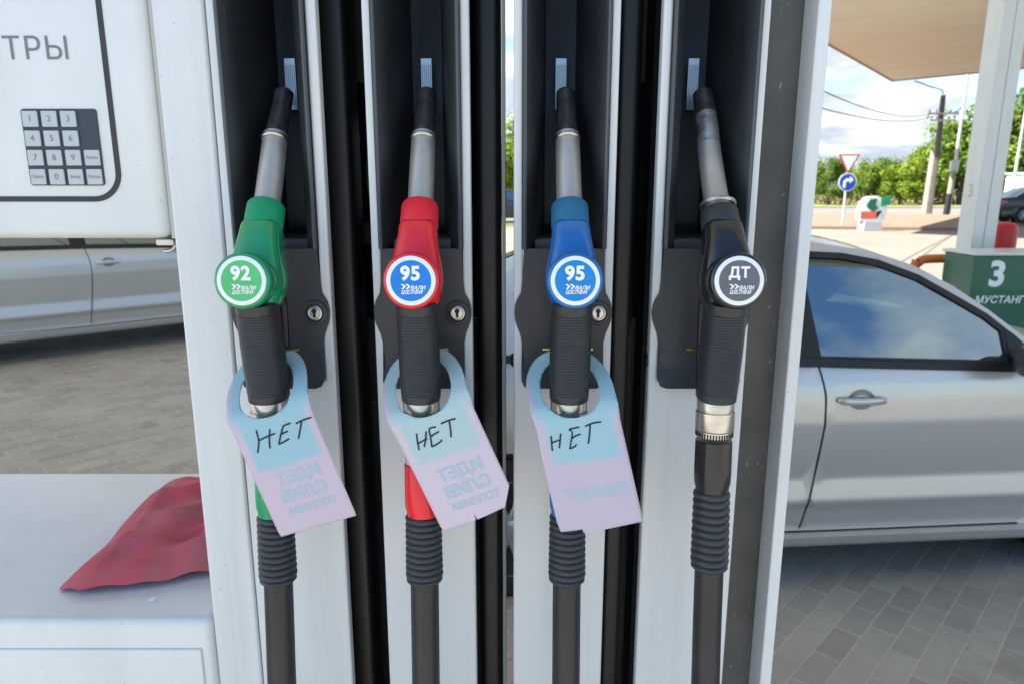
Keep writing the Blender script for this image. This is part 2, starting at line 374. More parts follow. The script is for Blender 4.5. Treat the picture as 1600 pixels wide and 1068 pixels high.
# ================================================================ FUEL DISPENSER
Y0 = .75
XC = [-.2490, -.0960, .0550, .2035]
disp = thing('fuel_dispenser', 'white four-hose fuel dispenser with keypad head and low side cabinet', 'fuel dispenser', (0, .95, .15))
def shift(x, fn): return lambda *a: fn(*a)
def make_column(xc, hw, idx):
    mb = MB()
    mb.prism([(xc - hw, .152), (xc + hw, .152), (xc + hw, 2.25), (xc + .0435, 2.25), (xc + .0435, 1.452), (xc - .0435, 1.452), (xc - .0435, 2.25), (xc - hw, 2.25)], 'y', Y0, Y0 + .016)
    col = obj('hose_column', mb, WHITE, disp, bevel=.0025, seg=3, smooth=30)
    # ---- boot: V channel above, flush plate with two ears below
    mb = MB()
    prof = [(-.0435, Y0 - .003), (-.0415, Y0 - .006), (-.0405, Y0 - .005), (-.0330, Y0 + .005), (-.0305, Y0 + .012), (-.0185, Y0 + .092), (-.0185, Y0 + .1)]
    prof = prof + [(-x, y) for x, y in prof[::-1]]
    zs = [1.5958, 1.62, 2.25]
    mb.rings([[(xc + x, y, z) for x, y in prof] for z in zs], cap=False, closed=False)
    boot = obj('nozzle_boot', mb, BOOT_SHADE, col, smooth=30, fix=False)
    sol = boot.modifiers.new('wall', 'SOLIDIFY'); sol.thickness = .003; sol.offset = 0
    mb = MB()                                   # paler rounded lips of the channel
    for sg in (-1, 1):
        mb.prism([(xc + sg * x, y) for x, y in [(.0439, Y0 - .001), (.0438, Y0 - .0055), (.0418, Y0 - .0076), (.0402, Y0 - .0066), (.0326, Y0 + .0036), (.0322, Y0 + .0062), (.0345, Y0 + .0062)]], 'z', 1.5958, 2.25)
    obj('boot_lip', mb, BOOT_LIT, col, smooth=50)
    mb = MB()                                   # inside block that closes the channel at its foot, and the mid ledge
    mb.prism([(xc - .0345, Y0 + .008), (xc + .0345, Y0 + .008), (xc + .018, Y0 + .09), (xc - .018, Y0 + .09)], 'z', 1.50, 1.606)
    obj('boot_ledge', mb, BOOT, col, bevel=.003)
    out = []
    def R(pts): out.extend(pts)
    zt, zb = 1.596, 1.4465
    L = [(-.0425, zt), (-.0440, 1.560), (-.0455, 1.549)]
    for i in range(7):
        a = radians(150 + 60 * i / 6); L.append((-.0375 + .0150 * cos(a), 1.5275 + .0215 * sin(a) * 1.15))
    L += [(-.0465, 1.505), (-.0440, 1.494), (-.0445, 1.462), (-.0445, zb + .008), (-.0420, zb + .002), (-.036, zb)]
    outl = [(xc + x, z) for x, z in L] + [(xc - x, z) for x, z in L[::-1]]
    def dep(z): return Y0 - .004 - (.0 if z > 1.4685 else .010 * (1.4685 - z) / .02)
    mb = MB(); mb.slab(outl, [], lambda x, z: (x, dep(z), z), lambda x, z: (x, dep(z) + .006, z), step=(.02, .0073))
    obj('boot_plate', mb, BOOT, col, bevel=.0015, smooth=28)
    mb = MB()                                   # raised rims round the ears
    for sx in (1,):
        cx = xc + sx * .0375; mb.lathe((cx, Y0 - .003, 1.5275), (0, -1, 0), [(0, .0135), (.0028, .0135), (.0036, .0125), (.0036, .0098), (.0018, .0094), (.0018, .001)], 36)
    obj('lock_recess', mb, BOOT, col, smooth=40)
    mb = MB(); cx = xc + .0375
    mb.lathe((cx, Y0 - .0045, 1.5275), (0, -1, 0), [(0, .0086), (.0018, .0086), (.0030, .0078), (.0034, .0066), (.0030, .0058), (.0030, .0001)], 36)
    obj('cylinder_lock', mb, STEEL, col, smooth=25)
    mb = MB(); mb.box(cx - .0018, cx + .0012, Y0 - .0081, Y0 - .0078, 1.5228, 1.5300); mb.lathe((cx - .0003, Y0 - .0077, 1.5300), (0, -1, 0), [(0, .0027), (.0004, .0027)], 16)
    obj('keyhole', mb, BLACK, col)
    # ---- flap plate at the back of the boot
    mb = MB(); mb.box(xc - .0062, xc + .0062, Y0 + .086, Y0 + .0885, 1.745, 1.800)
    for i in range(5): mb.box(xc - .0048 + i * .0022, xc - .0038 + i * .0022, Y0 + .0852, Y0 + .086, 1.750, 1.793)
    obj('hook_plate', mb, mat('grey_zinc', (.36, .42, .50), .3, metal=.6), col, bevel=.0006)
    if idx in (2, 3):
        mb = MB(); mb.lathe((xc - hw + .002, Y0 + .012, 1.472), (-1, 0, 0), [(0, .0075), (.0035, .0075), (.005, .006), (.005, .0005)], 20)
        obj('side_plug', mb, BLACK, col)
    return col
for i, x in enumerate(XC): make_column(x, .0545 if i == 0 else .0532, i)
nt_ = GREYP.node_tree; pr_ = nt_.nodes['Principled BSDF']; src_ = pr_.inputs['Base Color'].links[0].from_socket
tcn = nt_.nodes.new('ShaderNodeTexCoord'); mpn = nt_.nodes.new('ShaderNodeMapping'); mpn.inputs['Scale'].default_value = (1, 1, .45); nt_.links.new(tcn.outputs['Object'], mpn.inputs[0])
vn = nt_.nodes.new('ShaderNodeTexNoise'); vn.inputs['Scale'].default_value = 170; vn.inputs['Detail'].default_value = 2; nt_.links.new(mpn.outputs[0], vn.inputs['Vector'])
vr = nt_.nodes.new('ShaderNodeMapRange'); vr.inputs[1].default_value = .70; vr.inputs[2].default_value = .76; nt_.links.new(vn.outputs[0], vr.inputs[0])
vm = nt_.nodes.new('ShaderNodeMixRGB'); vm.inputs[2].default_value = (.34, .33, .30, 1); nt_.links.new(vr.outputs[0], vm.inputs[0]); nt_.links.new(src_, vm.inputs[1]); nt_.links.new(vm.outputs[0], pr_.inputs['Base Color'])
def wear(m, dark, amount, speck, zs=.06, scale=26):
    """faint run-down streaks and a few specks over a painted surface"""
    nt = m.node_tree; p = nt.nodes['Principled BSDF']; src = p.inputs['Base Color'].links[0].from_socket; lk = nt.links
    t_ = nt.nodes.new('ShaderNodeTexCoord'); m_ = nt.nodes.new('ShaderNodeMapping'); m_.inputs['Scale'].default_value = (1, 1, zs); lk.new(t_.outputs['Object'], m_.inputs[0])
    a = nt.nodes.new('ShaderNodeTexNoise'); a.inputs['Scale'].default_value = scale; a.inputs['Detail'].default_value = 6; a.inputs['Roughness'].default_value = .65; lk.new(m_.outputs[0], a.inputs['Vector'])
    r = nt.nodes.new('ShaderNodeMapRange'); r.inputs[1].default_value = .50; r.inputs[2].default_value = .78; r.inputs[4].default_value = amount; lk.new(a.outputs[0], r.inputs[0])
    x = nt.nodes.new('ShaderNodeMixRGB'); x.inputs[2].default_value = (*dark, 1); lk.new(r.outputs[0], x.inputs[0]); lk.new(src, x.inputs[1])
    b = nt.nodes.new('ShaderNodeTexNoise'); b.inputs['Scale'].default_value = 240; b.inputs['Detail'].default_value = 1; lk.new(t_.outputs['Object'], b.inputs['Vector'])
    r2_ = nt.nodes.new('ShaderNodeMapRange'); r2_.inputs[1].default_value = .76; r2_.inputs[2].default_value = .80; r2_.inputs[4].default_value = speck; lk.new(b.outputs[0], r2_.inputs[0])
    y = nt.nodes.new('ShaderNodeMixRGB'); y.inputs[2].default_value = (dark[0] * .6, dark[1] * .6, dark[2] * .6, 1); lk.new(r2_.outputs[0], y.inputs[0]); lk.new(x.outputs[0], y.inputs[1]); lk.new(y.outputs[0], p.inputs['Base Color'])
wear(WHITE, (.40, .38, .34), .34, .6); wear(WHITE2, (.42, .40, .36), .26, .6, zs=.3, scale=9)
wear(BOOT, (.085, .082, .075), .5, .5, zs=.2, scale=22); wear(BOOT_SHADE, (.06, .058, .054), .45, .4, zs=.12, scale=26)
wear(GRIP_W, (.06, .057, .05), .5, .3, zs=.5, scale=30)
# end posts, back panels, black masts
mb = MB(); mb.box(-.3560, -.3043, Y0 - .002, Y0 + .115, .152, 2.25); obj('end_post', mb, WHITE, disp, bevel=.003, seg=3)
mb = MB(); mb.box(.3022, .3155, Y0 - .002, Y0 + .036, .152, 2.25); obj('end_post', mb, WHITE, disp, bevel=.0015, seg=2)
mb = MB(); mb.box(.2590, .3155, Y0 + .0365, Y0 + .046, .152, 2.25); obj('side_panel', mb, GREYP, disp)
for x0, x1 in ((-.2090, -.1755), (-.0405, -.0120), (.1115, .1395)):
    mb = MB(); mb.prism(rrect(x0, x1, .795, .850, .009), 'z', .152, 2.25); obj('hose_mast', mb, BLACK, disp)
mb = MB(); mb.box(-.0112, -.0075, .80, .86, .152, 2.25); obj('edge_strip', mb, mat('beige_strip', (.36, .35, .31), .5), disp)
for (x0, x1) in ((-.22, -.14), (.10, .21)):
    mb = MB(); mb.box(x0, x1, .925, .935, .152, 1.488); mb.box(x0, x1, .925, .935, 1.787, 2.25); mb.box(x0, x1, .955, .962, 1.585, 1.612)
    obj('back_panel', mb, GREYP, disp)
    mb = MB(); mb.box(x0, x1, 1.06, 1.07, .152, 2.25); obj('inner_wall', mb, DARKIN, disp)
    mb = MB()
    for k in range(3):
        a = x0 + .02 + k * .022
        mb.sweep(spline([(a, 1.0, 1.49), (a + .01, .985, 1.58), (a - .006, 1.0, 1.68), (a + .012, 1.0, 1.79)], 5), .006, n=10)
    obj('cable', mb, BLACK, disp)
mb = MB(); mb.box(-.062, -.0405, .925, .935, .152, 1.488); obj('back_panel', mb, GREYP, disp)
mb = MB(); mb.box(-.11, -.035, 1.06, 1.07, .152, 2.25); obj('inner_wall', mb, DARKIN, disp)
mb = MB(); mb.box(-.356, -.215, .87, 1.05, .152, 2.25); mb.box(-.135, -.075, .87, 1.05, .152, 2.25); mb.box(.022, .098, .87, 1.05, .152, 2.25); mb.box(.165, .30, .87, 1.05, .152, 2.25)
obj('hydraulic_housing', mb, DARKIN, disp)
# display head
head = obj('display_head', MB().box(-1.05, -.3625, Y0, 1.19, 1.606, 2.25), WHITE2, disp, bevel=.011, seg=4)
fo = rrect(-1.4, -.4050, 1.6445, 2.6, .030, 10); fi = rrect(-1.4 + .0055, -.4105, 1.650, 2.6 - .0055, .0245, 10)
fo = [(max(x, -1.04), min(z, 2.235)) for x, z in fo]; fi = [(max(x, -1.035), min(z, 2.230)) for x, z in fi]
def uniq(L):
    o = []
    for p in L:
        if not o or hypot(p[0] - o[-1][0], p[1] - o[-1][1]) > 1e-5: o.append(p)
    return o
fo, fi = uniq(fo), uniq(fi)
mb = MB(); mb.slab(fo, [fi], lambda x, z: (x, Y0 - .0008, z), lambda x, z: (x, Y0 + .002, z)); obj('border_line', mb, INKD, head, smooth=0)
mb = MB(); text(mb, 'ЛИТРЫ', .0305, lambda x, y: (-.4415 + x, Y0 - .0006, 1.7935 + y), align='RIGHT', spacing=1.08); obj('lettering', mb, LETG, head, smooth=0)
kp = obj('keypad', MB().prism(rrect(-.4995, -.4225, 1.661, 1.7370, .003), 'y', Y0 - .0015, Y0 + .003), KEYDK, disp, bevel=.0005)
keys = {(0, 0): '1', (1, 0): '2', (2, 0): '3', (0, 1): '4', (1, 1): '5', (2, 1): '6', (0, 2): '7', (1, 2): '8', (2, 2): '9', (3, 2): 'Рубли', (0, 3): 'Сброс', (1, 3): '0', (2, 3): 'Ввод', (3, 3): 'Литры'}
for (i, j), t in keys.items():
    x0 = -.4975 + i * .0194; z1 = 1.7350 - j * .0191
    k = obj('key', MB().prism(rrect(x0, x0 + .0158, z1 - .0158, z1, .0012, 3), 'y', Y0 - .0035, Y0 - .0012), KEYC, kp, bevel=.0006)
    mb = MB(); text(mb, t, .0085 if len(t) == 1 else .0042, lambda x, y: (x0 + .0079 + x, Y0 - .0038, z1 - .0079 + y)); obj('key_lettering', mb, LETG, kp, smooth=0)
mb = MB(); mb.box(-.3622, -.3575, Y0 + .006, Y0 + .05, 1.606, 2.25); obj('gasket', mb, mat('beige_gasket', (.50, .48, .42), .6), disp)
# small hinge under the head's corner
mb = MB(); mb.prism(rrect(-.3790, -.3600, 1.5985, 1.6052, .002), 'y', Y0 + .004, Y0 + .03); mb.sweep(spline([(-.363, Y0 + .016, 1.599), (-.368, Y0 + .016, 1.593), (-.377, Y0 + .016, 1.5915)], 4), .0022, n=8); obj('hinge', mb, STEEL, disp, bevel=.001)
# lower cabinet
lc = obj('lower_cabinet', MB().box(-1.30, -.3575, Y0 - .004, 1.19, .152, 1.158), WHITE2, disp, bevel=.009, seg=4)
mb = MB(); mb.box(-1.27, -.372, Y0 - .0065, Y0 - .003, .20, 1.12); obj('access_door', mb, WHITE2, disp, bevel=.002)

# ================================================================ NOZZLES
def YZ(y, z): return Vector((0, y, z))
def make_nozzle(xc, kind, label, body_col, collar_col, disc_col, num, tagged):
    t = thing('fuel_nozzle', label, 'fuel nozzle', (xc, .70, 1.30), 'nozzles hanging in the dispenser')
    BM = mat(kind + '_nozzle_plastic', body_col, .22, coat=.6, var=.14, vscale=45, bump=.04, bscale=120)
    CM = mat(kind + '_collar_plastic', collar_col, .45)
    X = Vector((xc, 0, 0)); pt = lambda y, z: X + YZ(y, z)
    # spout
    dz = 0 if kind != 'black' else -.058
    ring = (.760 + (-.030 if kind == 'black' else 0), 1.7085 + dz)
    mb = MB()
    path = spline([pt(.8055, 1.7605), pt(.7975, 1.7485), pt(.787, 1.7355), pt(.775, 1.722), pt(.762, 1.7075)] if kind != 'black' else [pt(.8085, 1.7590), pt(.8035, 1.7525), pt(.7985, 1.7458), pt(.7935, 1.7392), pt(.7890, 1.7330)], 5)
    k0 = .0006 if kind == 'black' else 0
    mb.sweep(path, [(.0084 if i == 0 else .0099) + k0 + .0012 * i / (len(path) - 1) for i in range(len(path))], n=28)
    obj('spout_tip', mb, SPOUT, t)
    mb = MB()
    if kind == 'black':
        path = spline([pt(.7895, 1.7337), pt(.7790, 1.7175), pt(.7710, 1.7020)], 5); mb.sweep(path, [.0117] * len(path), n=32); obj('stained_spout', mb, STAIN, t); mb = MB()
        path = spline([pt(.7712, 1.7024), pt(.7600, 1.6850), pt(.7450, 1.6640), pt(.7190, 1.6320)], 5); rr = [lerp(.0117, .0125, i / (len(path) - 1)) for i in range(len(path))]
    else:
        path = spline([pt(.766, 1.7125), pt(.752, 1.688), pt(.7200, 1.634)], 5); rr = [lerp(.0124, .0131, i / (len(path) - 1)) for i in range(len(path))]
    mb.sweep(path, rr, n=32); obj('spout', mb, ALU, t)
    ax = (pt(.729, 1.6497) - pt(.762, 1.7085)).normalized()
    mb = MB(); o = pt(.763, 1.710) if kind != 'black' else pt(.7265, 1.6432)
    k_ = 1 if kind != 'black' else 1.34
    mb.lathe(o, ax, [(0, .011 * k_), (0, .0128 * k_), (.0012, .0138 * k_), (.003, .0138 * k_), (.0042, .0128 * k_), (.0042, .011 * k_)], 36); obj('spout_ring', mb, STEEL, t)
    # collar
    mb = MB(); o = pt(.7230, 1.6415) if kind != 'black' else pt(.7205, 1.6360); ln = .0275 if kind != 'black' else .0215
    mb.lathe(o, (pt(.7060, 1.6168) - pt(.723, 1.6415)), [(0, .013), (0, .0160), (.001, .0178), (.003, .0187), (ln - .0015, .0190), (ln, .0182), (ln, .013)], 40); obj('collar', mb, CM, t, smooth=50)
    # body: flattened loft that widens from the collar down to the round head
    B = [(.7085, 1.6200, .0172, .0170), (.7068, 1.6174, .0187, .0187), (.7045, 1.6136, .0190, .0194), (.6995, 1.6052, .0200, .0202), (.6950, 1.5970, .0214, .0210), (.6910, 1.5885, .0231, .0217), (.6880, 1.5800, .0246, .0222), (.6862, 1.5710, .0252, .0222), (.6852, 1.5620, .0244, .0212), (.6848, 1.5535, .0220, .0195), (.6846, 1.5460, .0185, .0175), (.6845, 1.5415, .0120, .012)]
    sp = spline([Vector((y, z, rx)) for y, z, rx, ry in B], 4); sr = spline([Vector((ry, 0, 0)) for y, z, rx, ry in B], 4)
    mb = MB(); mb.sweep([pt(p.x, p.y) for p in sp], [(p.z, q.x) for p, q in zip(sp, sr)], n=56, power=3.6, up=(1, 0, 0))
    body = obj('nozzle_body', mb, BM, t, smooth=60)
    nrm = Vector((0, -1, .12)).normalized(); c = pt(.6415, 1.5758)
    mb = MB(); mb.lathe(c - nrm * .024, nrm, [(0, .020), (0, .0252), (.010, .0262), (.0195, .0264), (.0225, .0258), (.0240, .0243), (.0240, .010)], 56)
    obj('badge_holder', mb, BM, t, smooth=50)
    u = Vector((1, 0, 0)); w = nrm.cross(u) * -1
    if w.z < 0: w = -w
    mb = MB(); mb.lathe(c - nrm * .0005, nrm, [(0, .012), (0, .0228), (.0011, .0226), (.0014, .0220), (.0014, .0188), (.0009, .0185), (.0009, .012)], 56); obj('badge_rim', mb, mat('badge_white', (.76, .80, .76), .35, coat=.3), t, smooth=40)
    bd = obj('badge', MB().lathe(c, nrm, [(-.0002, .012), (-.0002, .0187), (.0009, .0187), (.0010, .0001)], 48), mat(kind + '_badge_print', disc_col, .35, coat=.2, var=.15, vscale=60), t)
    P = lambda x, y: c + u * x + w * y + nrm * .0014
    mb = MB(); text(mb, num, .0175 if num != 'ДТ' else .0130, lambda x, y: P(x - .0004, y + (.0062 if num != 'ДТ' else .0070)), bold=.042, spacing=1.08)
    for k in range(2):
        x0 = -.0095 + k * .0042
        mb.add([P(x0, -.0030), P(x0 + .0022, -.0030), P(x0 + .0052, -.0052), P(x0 + .0024, -.0078), P(x0 + .0006, -.0078), P(x0 + .0028, -.0053)], [(0, 1, 2, 5), (5, 2, 3, 4)])
    text(mb, 'ВАЛИ', .0048, lambda x, y: P(x + .0062, y - .0066), bold=.03, shear=.3)
    text(mb, 'ШЕЛФИ', .0048, lambda x, y: P(x + .0006, y - .0106), bold=.03, shear=.3, spacing=1.1)
    obj('badge_lettering', mb, LETW, bd, smooth=0)
    # grip with fine rings
    A, Bq = (.6750, 1.552), (.6900, 1.4505); n = 150; path = []; rad = []
    for i in range(n + 1):
        k = i / n; y = lerp(A[0], Bq[0], k); z = lerp(A[1], Bq[1], k)
        bul = .0193 + .0006 * sin(pi * k) + .0004 * k
        rib = .0006 * (max(0, cos(2 * pi * i / 4)) if 14 < i < 140 else .6)
        path.append(pt(y, z)); rad.append((bul + rib - .0003, .0205 + rib))
    rad[0] = (.015, .016); rad[-1] = (.0180, .019)
    mb = MB(); mb.sweep(path, rad, n=40, power=2.35, up=(1, 0, 0)); obj('grip', mb, GRIP, t, smooth=70)
    # guard and lever behind the grip
    mb = MB(); g = spline([pt(.700, 1.560), pt(.7225, 1.545), pt(.7235, 1.500), pt(.7180, 1.462), pt(.700, 1.4530)], 5)
    mb.sweep(g, [(.0135, .0045)] * len(g), n=16, power=3, up=(1, 0, 0)); obj('lever_guard', mb, BLACK, t)
    mb = MB(); g = spline([pt(.7000, 1.5590), pt(.7120, 1.5350), pt(.7125, 1.490), pt(.7060, 1.470)], 4)
    mb.sweep(g, [(.0085, .0025)] * len(g), n=12, power=3, up=(1, 0, 0)); obj('lever', mb, GRIP, t)
    mb = MB(); mb.sweep([X + Vector((-.026, .7145, 1.4950)), X + Vector((.026, .7145, 1.4950))], .0016, n=10); obj('latch_pin', mb, BRASS, t)
    # swivel, sleeve, bend protector, hose
    P0, P1 = pt(.6900, 1.4515), pt(.6855, 1.3795); d = P1 - P0; L = d.length
    mb = MB(); mb.lathe(P0, d, [(-.002, .0150), (-.002, .0178), (.0006, .0188), (.0120, .0188), (.0126, .0178), (.0140, .0178), (.0150, .0194), (.0330, .0196), (.0345, .0190), (.0350, .0184), (.0405, .0184), (.0415, .0178), (.0420, .0160)], 12 if False else 40)
    obj('swivel', mb, STEEL, t, smooth=30)
    if kind == 'black':
        mb = MB(); ax = d.normalized()
        for j in range(40):
            a = 2 * pi * j / 40; q = P0 + ax * .0378 + Vector((cos(a) * .0183, sin(a) * .0183, 0)); mb.box(q.x - .0007, q.x + .0007, q.y - .0007, q.y + .0007, q.z - .0026, q.z + .0026)
        obj('knurl', mb, BLACK, t)
        s0, s1 = (.6876, 1.4062), (.683, 1.352)
    else: s0, s1 = (.6856, 1.3815), (.6800, 1.3265)
    if kind != 'black':
        a0, a1 = pt(.6878, 1.4075), pt(*s0); dd = a1 - a0
        mb = MB(); mb.lathe(a0, dd, [(0, .016), (.001, .0176), (dd.length - .0016, .0180), (dd.length - .0014, .0172), (dd.length, .0172)], 40); obj('swivel_ring', mb, mat('grey_plastic', (.42, .42, .42), .45), t)
    SM = mat(kind + '_sleeve_plastic', body_col if kind != 'black' else (.012, .012, .013), .3, coat=.2)
    a0, a1 = pt(*s0), pt(*s1); dd = a1 - a0; L = dd.length
    mb = MB(); mb.lathe(a0, dd, [(0, .0165), (0, .0180), (.0008, .0188), (L * .55, .0190), (L * .82, .0187), (L - .004, .0172), (L, .0168), (L, .015)], 14 if kind == 'black' else 44); obj('hose_sleeve', mb, SM, t, smooth=25 if kind == 'black' else 50)
    r0, r1 = pt(*s1), pt(.6745, 1.2535 if kind != 'black' else 1.268); dd = r1 - r0; L = dd.length; prof = [(-.002, .0150), (0, .0160)]; nr = 10
    for i in range(nr):
        for k in range(8):
            q = (i + k / 8) / nr; prof.append((q * L * .93, .0166 + .0009 * q + .0023 * (max(0, sin(pi * k / 8 * 1.0)) ** .6 if k < 8 else 0)))
    prof += [(L * .93, .0170), (L * .945, .0188), (L * .975, .0190), (L * .995, .0175), (L, .0155)]
    mb = MB(); mb.lathe(r0, dd, prof, 44); obj('bend_protector', mb, RIB, t, smooth=60)
    mb = MB(); path = spline([r1 + Vector((0, .001, .012)), pt(.668, 1.20), pt(.660, 1.13), pt(.645, .95), pt(.630, .70), pt(.610, .45), pt(.625, .33), pt(.66, .29), pt(.70, .33), pt(.738, .42), pt(.752, .50)], 6)
    mb.sweep(path, .01490, n=28); obj('hose', mb, HOSE, t, smooth=60)
    return t
make_nozzle(-.2475, 'green', 'green fuel nozzle with round green badge reading 92', (.0, .27, .10), (.0, .26, .105), (.085, .50, .15), '92', True)
make_nozzle(-.0925, 'red', 'red fuel nozzle with round blue badge reading 95', (.78, .006, .02), (.70, .012, .026), (.0, .195, .64), '95', True)
make_nozzle(.0580, 'blue', 'blue fuel nozzle with round blue badge reading 95', (.0, .125, .40), (.012, .13, .24), (.0, .215, .60), '95', True)
make_nozzle(.2080, 'black', 'black diesel nozzle with grey badge reading ДТ and no tag', (.010, .011, .011), (.028, .030, .030), (.13, .12, .13), 'ДТ', False)

# ================================================================ PAPER TAGS
def make_tag(xc, ang, ang_u, hole_px, label, strokes, ghost, seed, cols, bottom, split):
    """sheet in its own (u, v) mm frame, v down from the top edge; hangs on the grip, passes behind it and in front of the swivel"""
    a = radians(ang); a2 = radians(ang_u)
    du = Vector((cos(a2), 0, sin(a2))); dv = Vector((sin(a), 0, -cos(a))); top = at(*hole_px, .680) - dv * .034
    def prof(v): return interp(v, [(-5, .7170), (8, .7150), (20, .7000), (34, .6800), (46, .6645), (56, .6595), (75, .6578), (200, .6530)])
    def fn(u, v, lift=0.0):
        curl = .0000022 * u * u * (1 if v > 60 else .4)
        y = prof(v) + curl * .6
        p = top + du * (u * .001) + dv * (v * .001); return Vector((p.x, y - lift, p.z))
    def unproj(px, py):
        Y = .657
        for _ in range(5):
            p = at(px, py, Y); q = p - top; dt = du.x * dv.z - du.z * dv.x; u = (q.x * dv.z - q.z * dv.x) / dt * 1000; v = (du.x * q.z - du.z * q.x) / dt * 1000; Y = fn(u, v).y
        return u, v
    W = 41.0
    dome = []
    for i in range(21):
        q = pi - pi * i / 20; dome.append((43.5 * cos(q), 35 - 35 * sin(q)))
    outer = dome + [(43, 50), (41.5, 66)] + bottom + [(-41.5, 66), (-43, 50)]
    hole = [(29 * cos(2 * pi * i / 32), 34 + 24 * sin(2 * pi * i / 32)) for i in range(32)]
    v2, f2 = cdt(outer, [hole], 4.0)
    mb = MB(); mb.add([fn(u, v) for u, v in v2], f2)
    t = obj('paper_tag', mb, tag_mat('tag_paper_%d' % seed, seed, *cols, split), None, smooth=60)
    me = t.data; uvl = me.uv_layers.new(name='UVMap')
    for lp in me.loops:
        u, v = v2[lp.vertex_index]; uvl.data[lp.index].uv = ((u + 41) / 82, 1 - v / 176)
    sol = t.modifiers.new('paper', 'SOLIDIFY'); sol.thickness = .0005; sol.offset = 0
    tag(t, label, 'paper tag', 'paper tags hung on the nozzles')
    mb = MB()
    for st in strokes:
        pts = []
        for px, py in st: pts.append(unproj(px, py))
        P = spline([Vector((u, v, 0)) for u, v in pts], 5)
        mb.sweep([fn(p.x, p.y, .0006) for p in P], [(.00085, .0003)] * len(P), n=8, up=(1, 0, 0))
    obj('handwriting', mb, PEN, t)
    mb = MB()
    for body, cu, cv, size, sp_ in ghost:
        text(mb, body, size, lambda x, y: fn(cu - x, cv - y, .00045), bold=.04, spacing=sp_)
    obj('print', mb, mat('faded_blue_print', (.385, .47, .53), .7), t, smooth=0)
    return t
BL, PK = (.30, .48, .53), (.56, .45, .51)
BL2 = (.39, .52, .52)
S1 = [[(400.6, 671), (404.6, 688), (403, 706)], [(403.6, 688), (415, 682), (430, 676)], [(422, 669.5), (421, 684), (422, 699)],
      [(443, 663.6), (439, 678), (436, 693)], [(443, 664.6), (448, 662), (454, 659.7)], [(439, 678), (444, 675), (450, 672.5)], [(436, 693), (444, 689), (452, 684)], [(462.6, 660.6), (474, 655), (487, 650.8)], [(471.4, 657.7), (469, 671), (466.5, 684)]]
S2 = [[(651, 676), (652, 686), (655, 702)], [(652, 693), (660, 688), (668, 684)], [(666, 673), (665, 685), (663, 697)], [(681, 666), (671, 669), (673, 682), (675, 697)], [(673, 681), (679, 677), (686, 673)], [(675, 697), (684, 692), (691, 686)], [(689, 661), (700, 656), (712, 653)], [(702, 657), (704, 670), (705, 682)]]
S3 = [[(861, 680), (862, 692), (863, 703)], [(862, 691), (869, 688), (875, 686)], [(876, 676), (875, 688), (874, 699)], [(905, 666), (889, 670), (894, 675), (890, 700)], [(892, 685), (899, 680), (907, 677)], [(890, 700), (897, 697), (901, 693)], [(914, 665), (926, 660), (939, 658)], [(922, 663), (921, 678), (919, 692)]]
make_tag(XC[0], 20.3, 17.0, (416, 607), 'paper tag with НЕТ in marker hung on the green nozzle', S1, [('ИДЕТ', 3, 122, 17.0, 1.0), ('СЛИВ', 2, 141, 17.0, 1.0), ('ТОПЛИВА', 4, 157, 10.5, 1.0)], 1, (BL, PK), [(41, 175), (40.5, 180.5), (-40, 180), (-41, 175)], .40)
make_tag(XC[1], 24.0, 20.0, (661, 606), 'paper tag with НЕТ and one cut corner on the red nozzle', S2, [('ИДЕТ', 3, 120, 17.0, 1.0), ('СЛИВ', 3, 139, 17.0, 1.0), ('ТОПЛИВА', 4, 155, 10.5, 1.0)], 2, (BL2, (.59, .49, .54)), [(41, 152), (28, 172), (-3, 174.5), (-3.6, 164), (-4.2, 174.5), (-40.5, 175), (-41, 170)], .44)
make_tag(XC[2], 13.8, 8.0, (890, 607), 'paper tag with НЕТ over mirrored РЕМОНТ on the blue nozzle', S3, [('РЕМОНТ', 2, 138, 16.0, .95)], 3, ((.31, .49, .53), (.51, .43, .50)), [(41.5, 176), (-20, 179), (-20.4, 175), (-42.5, 176), (-44, 165), (-43.5, 110)], .43)

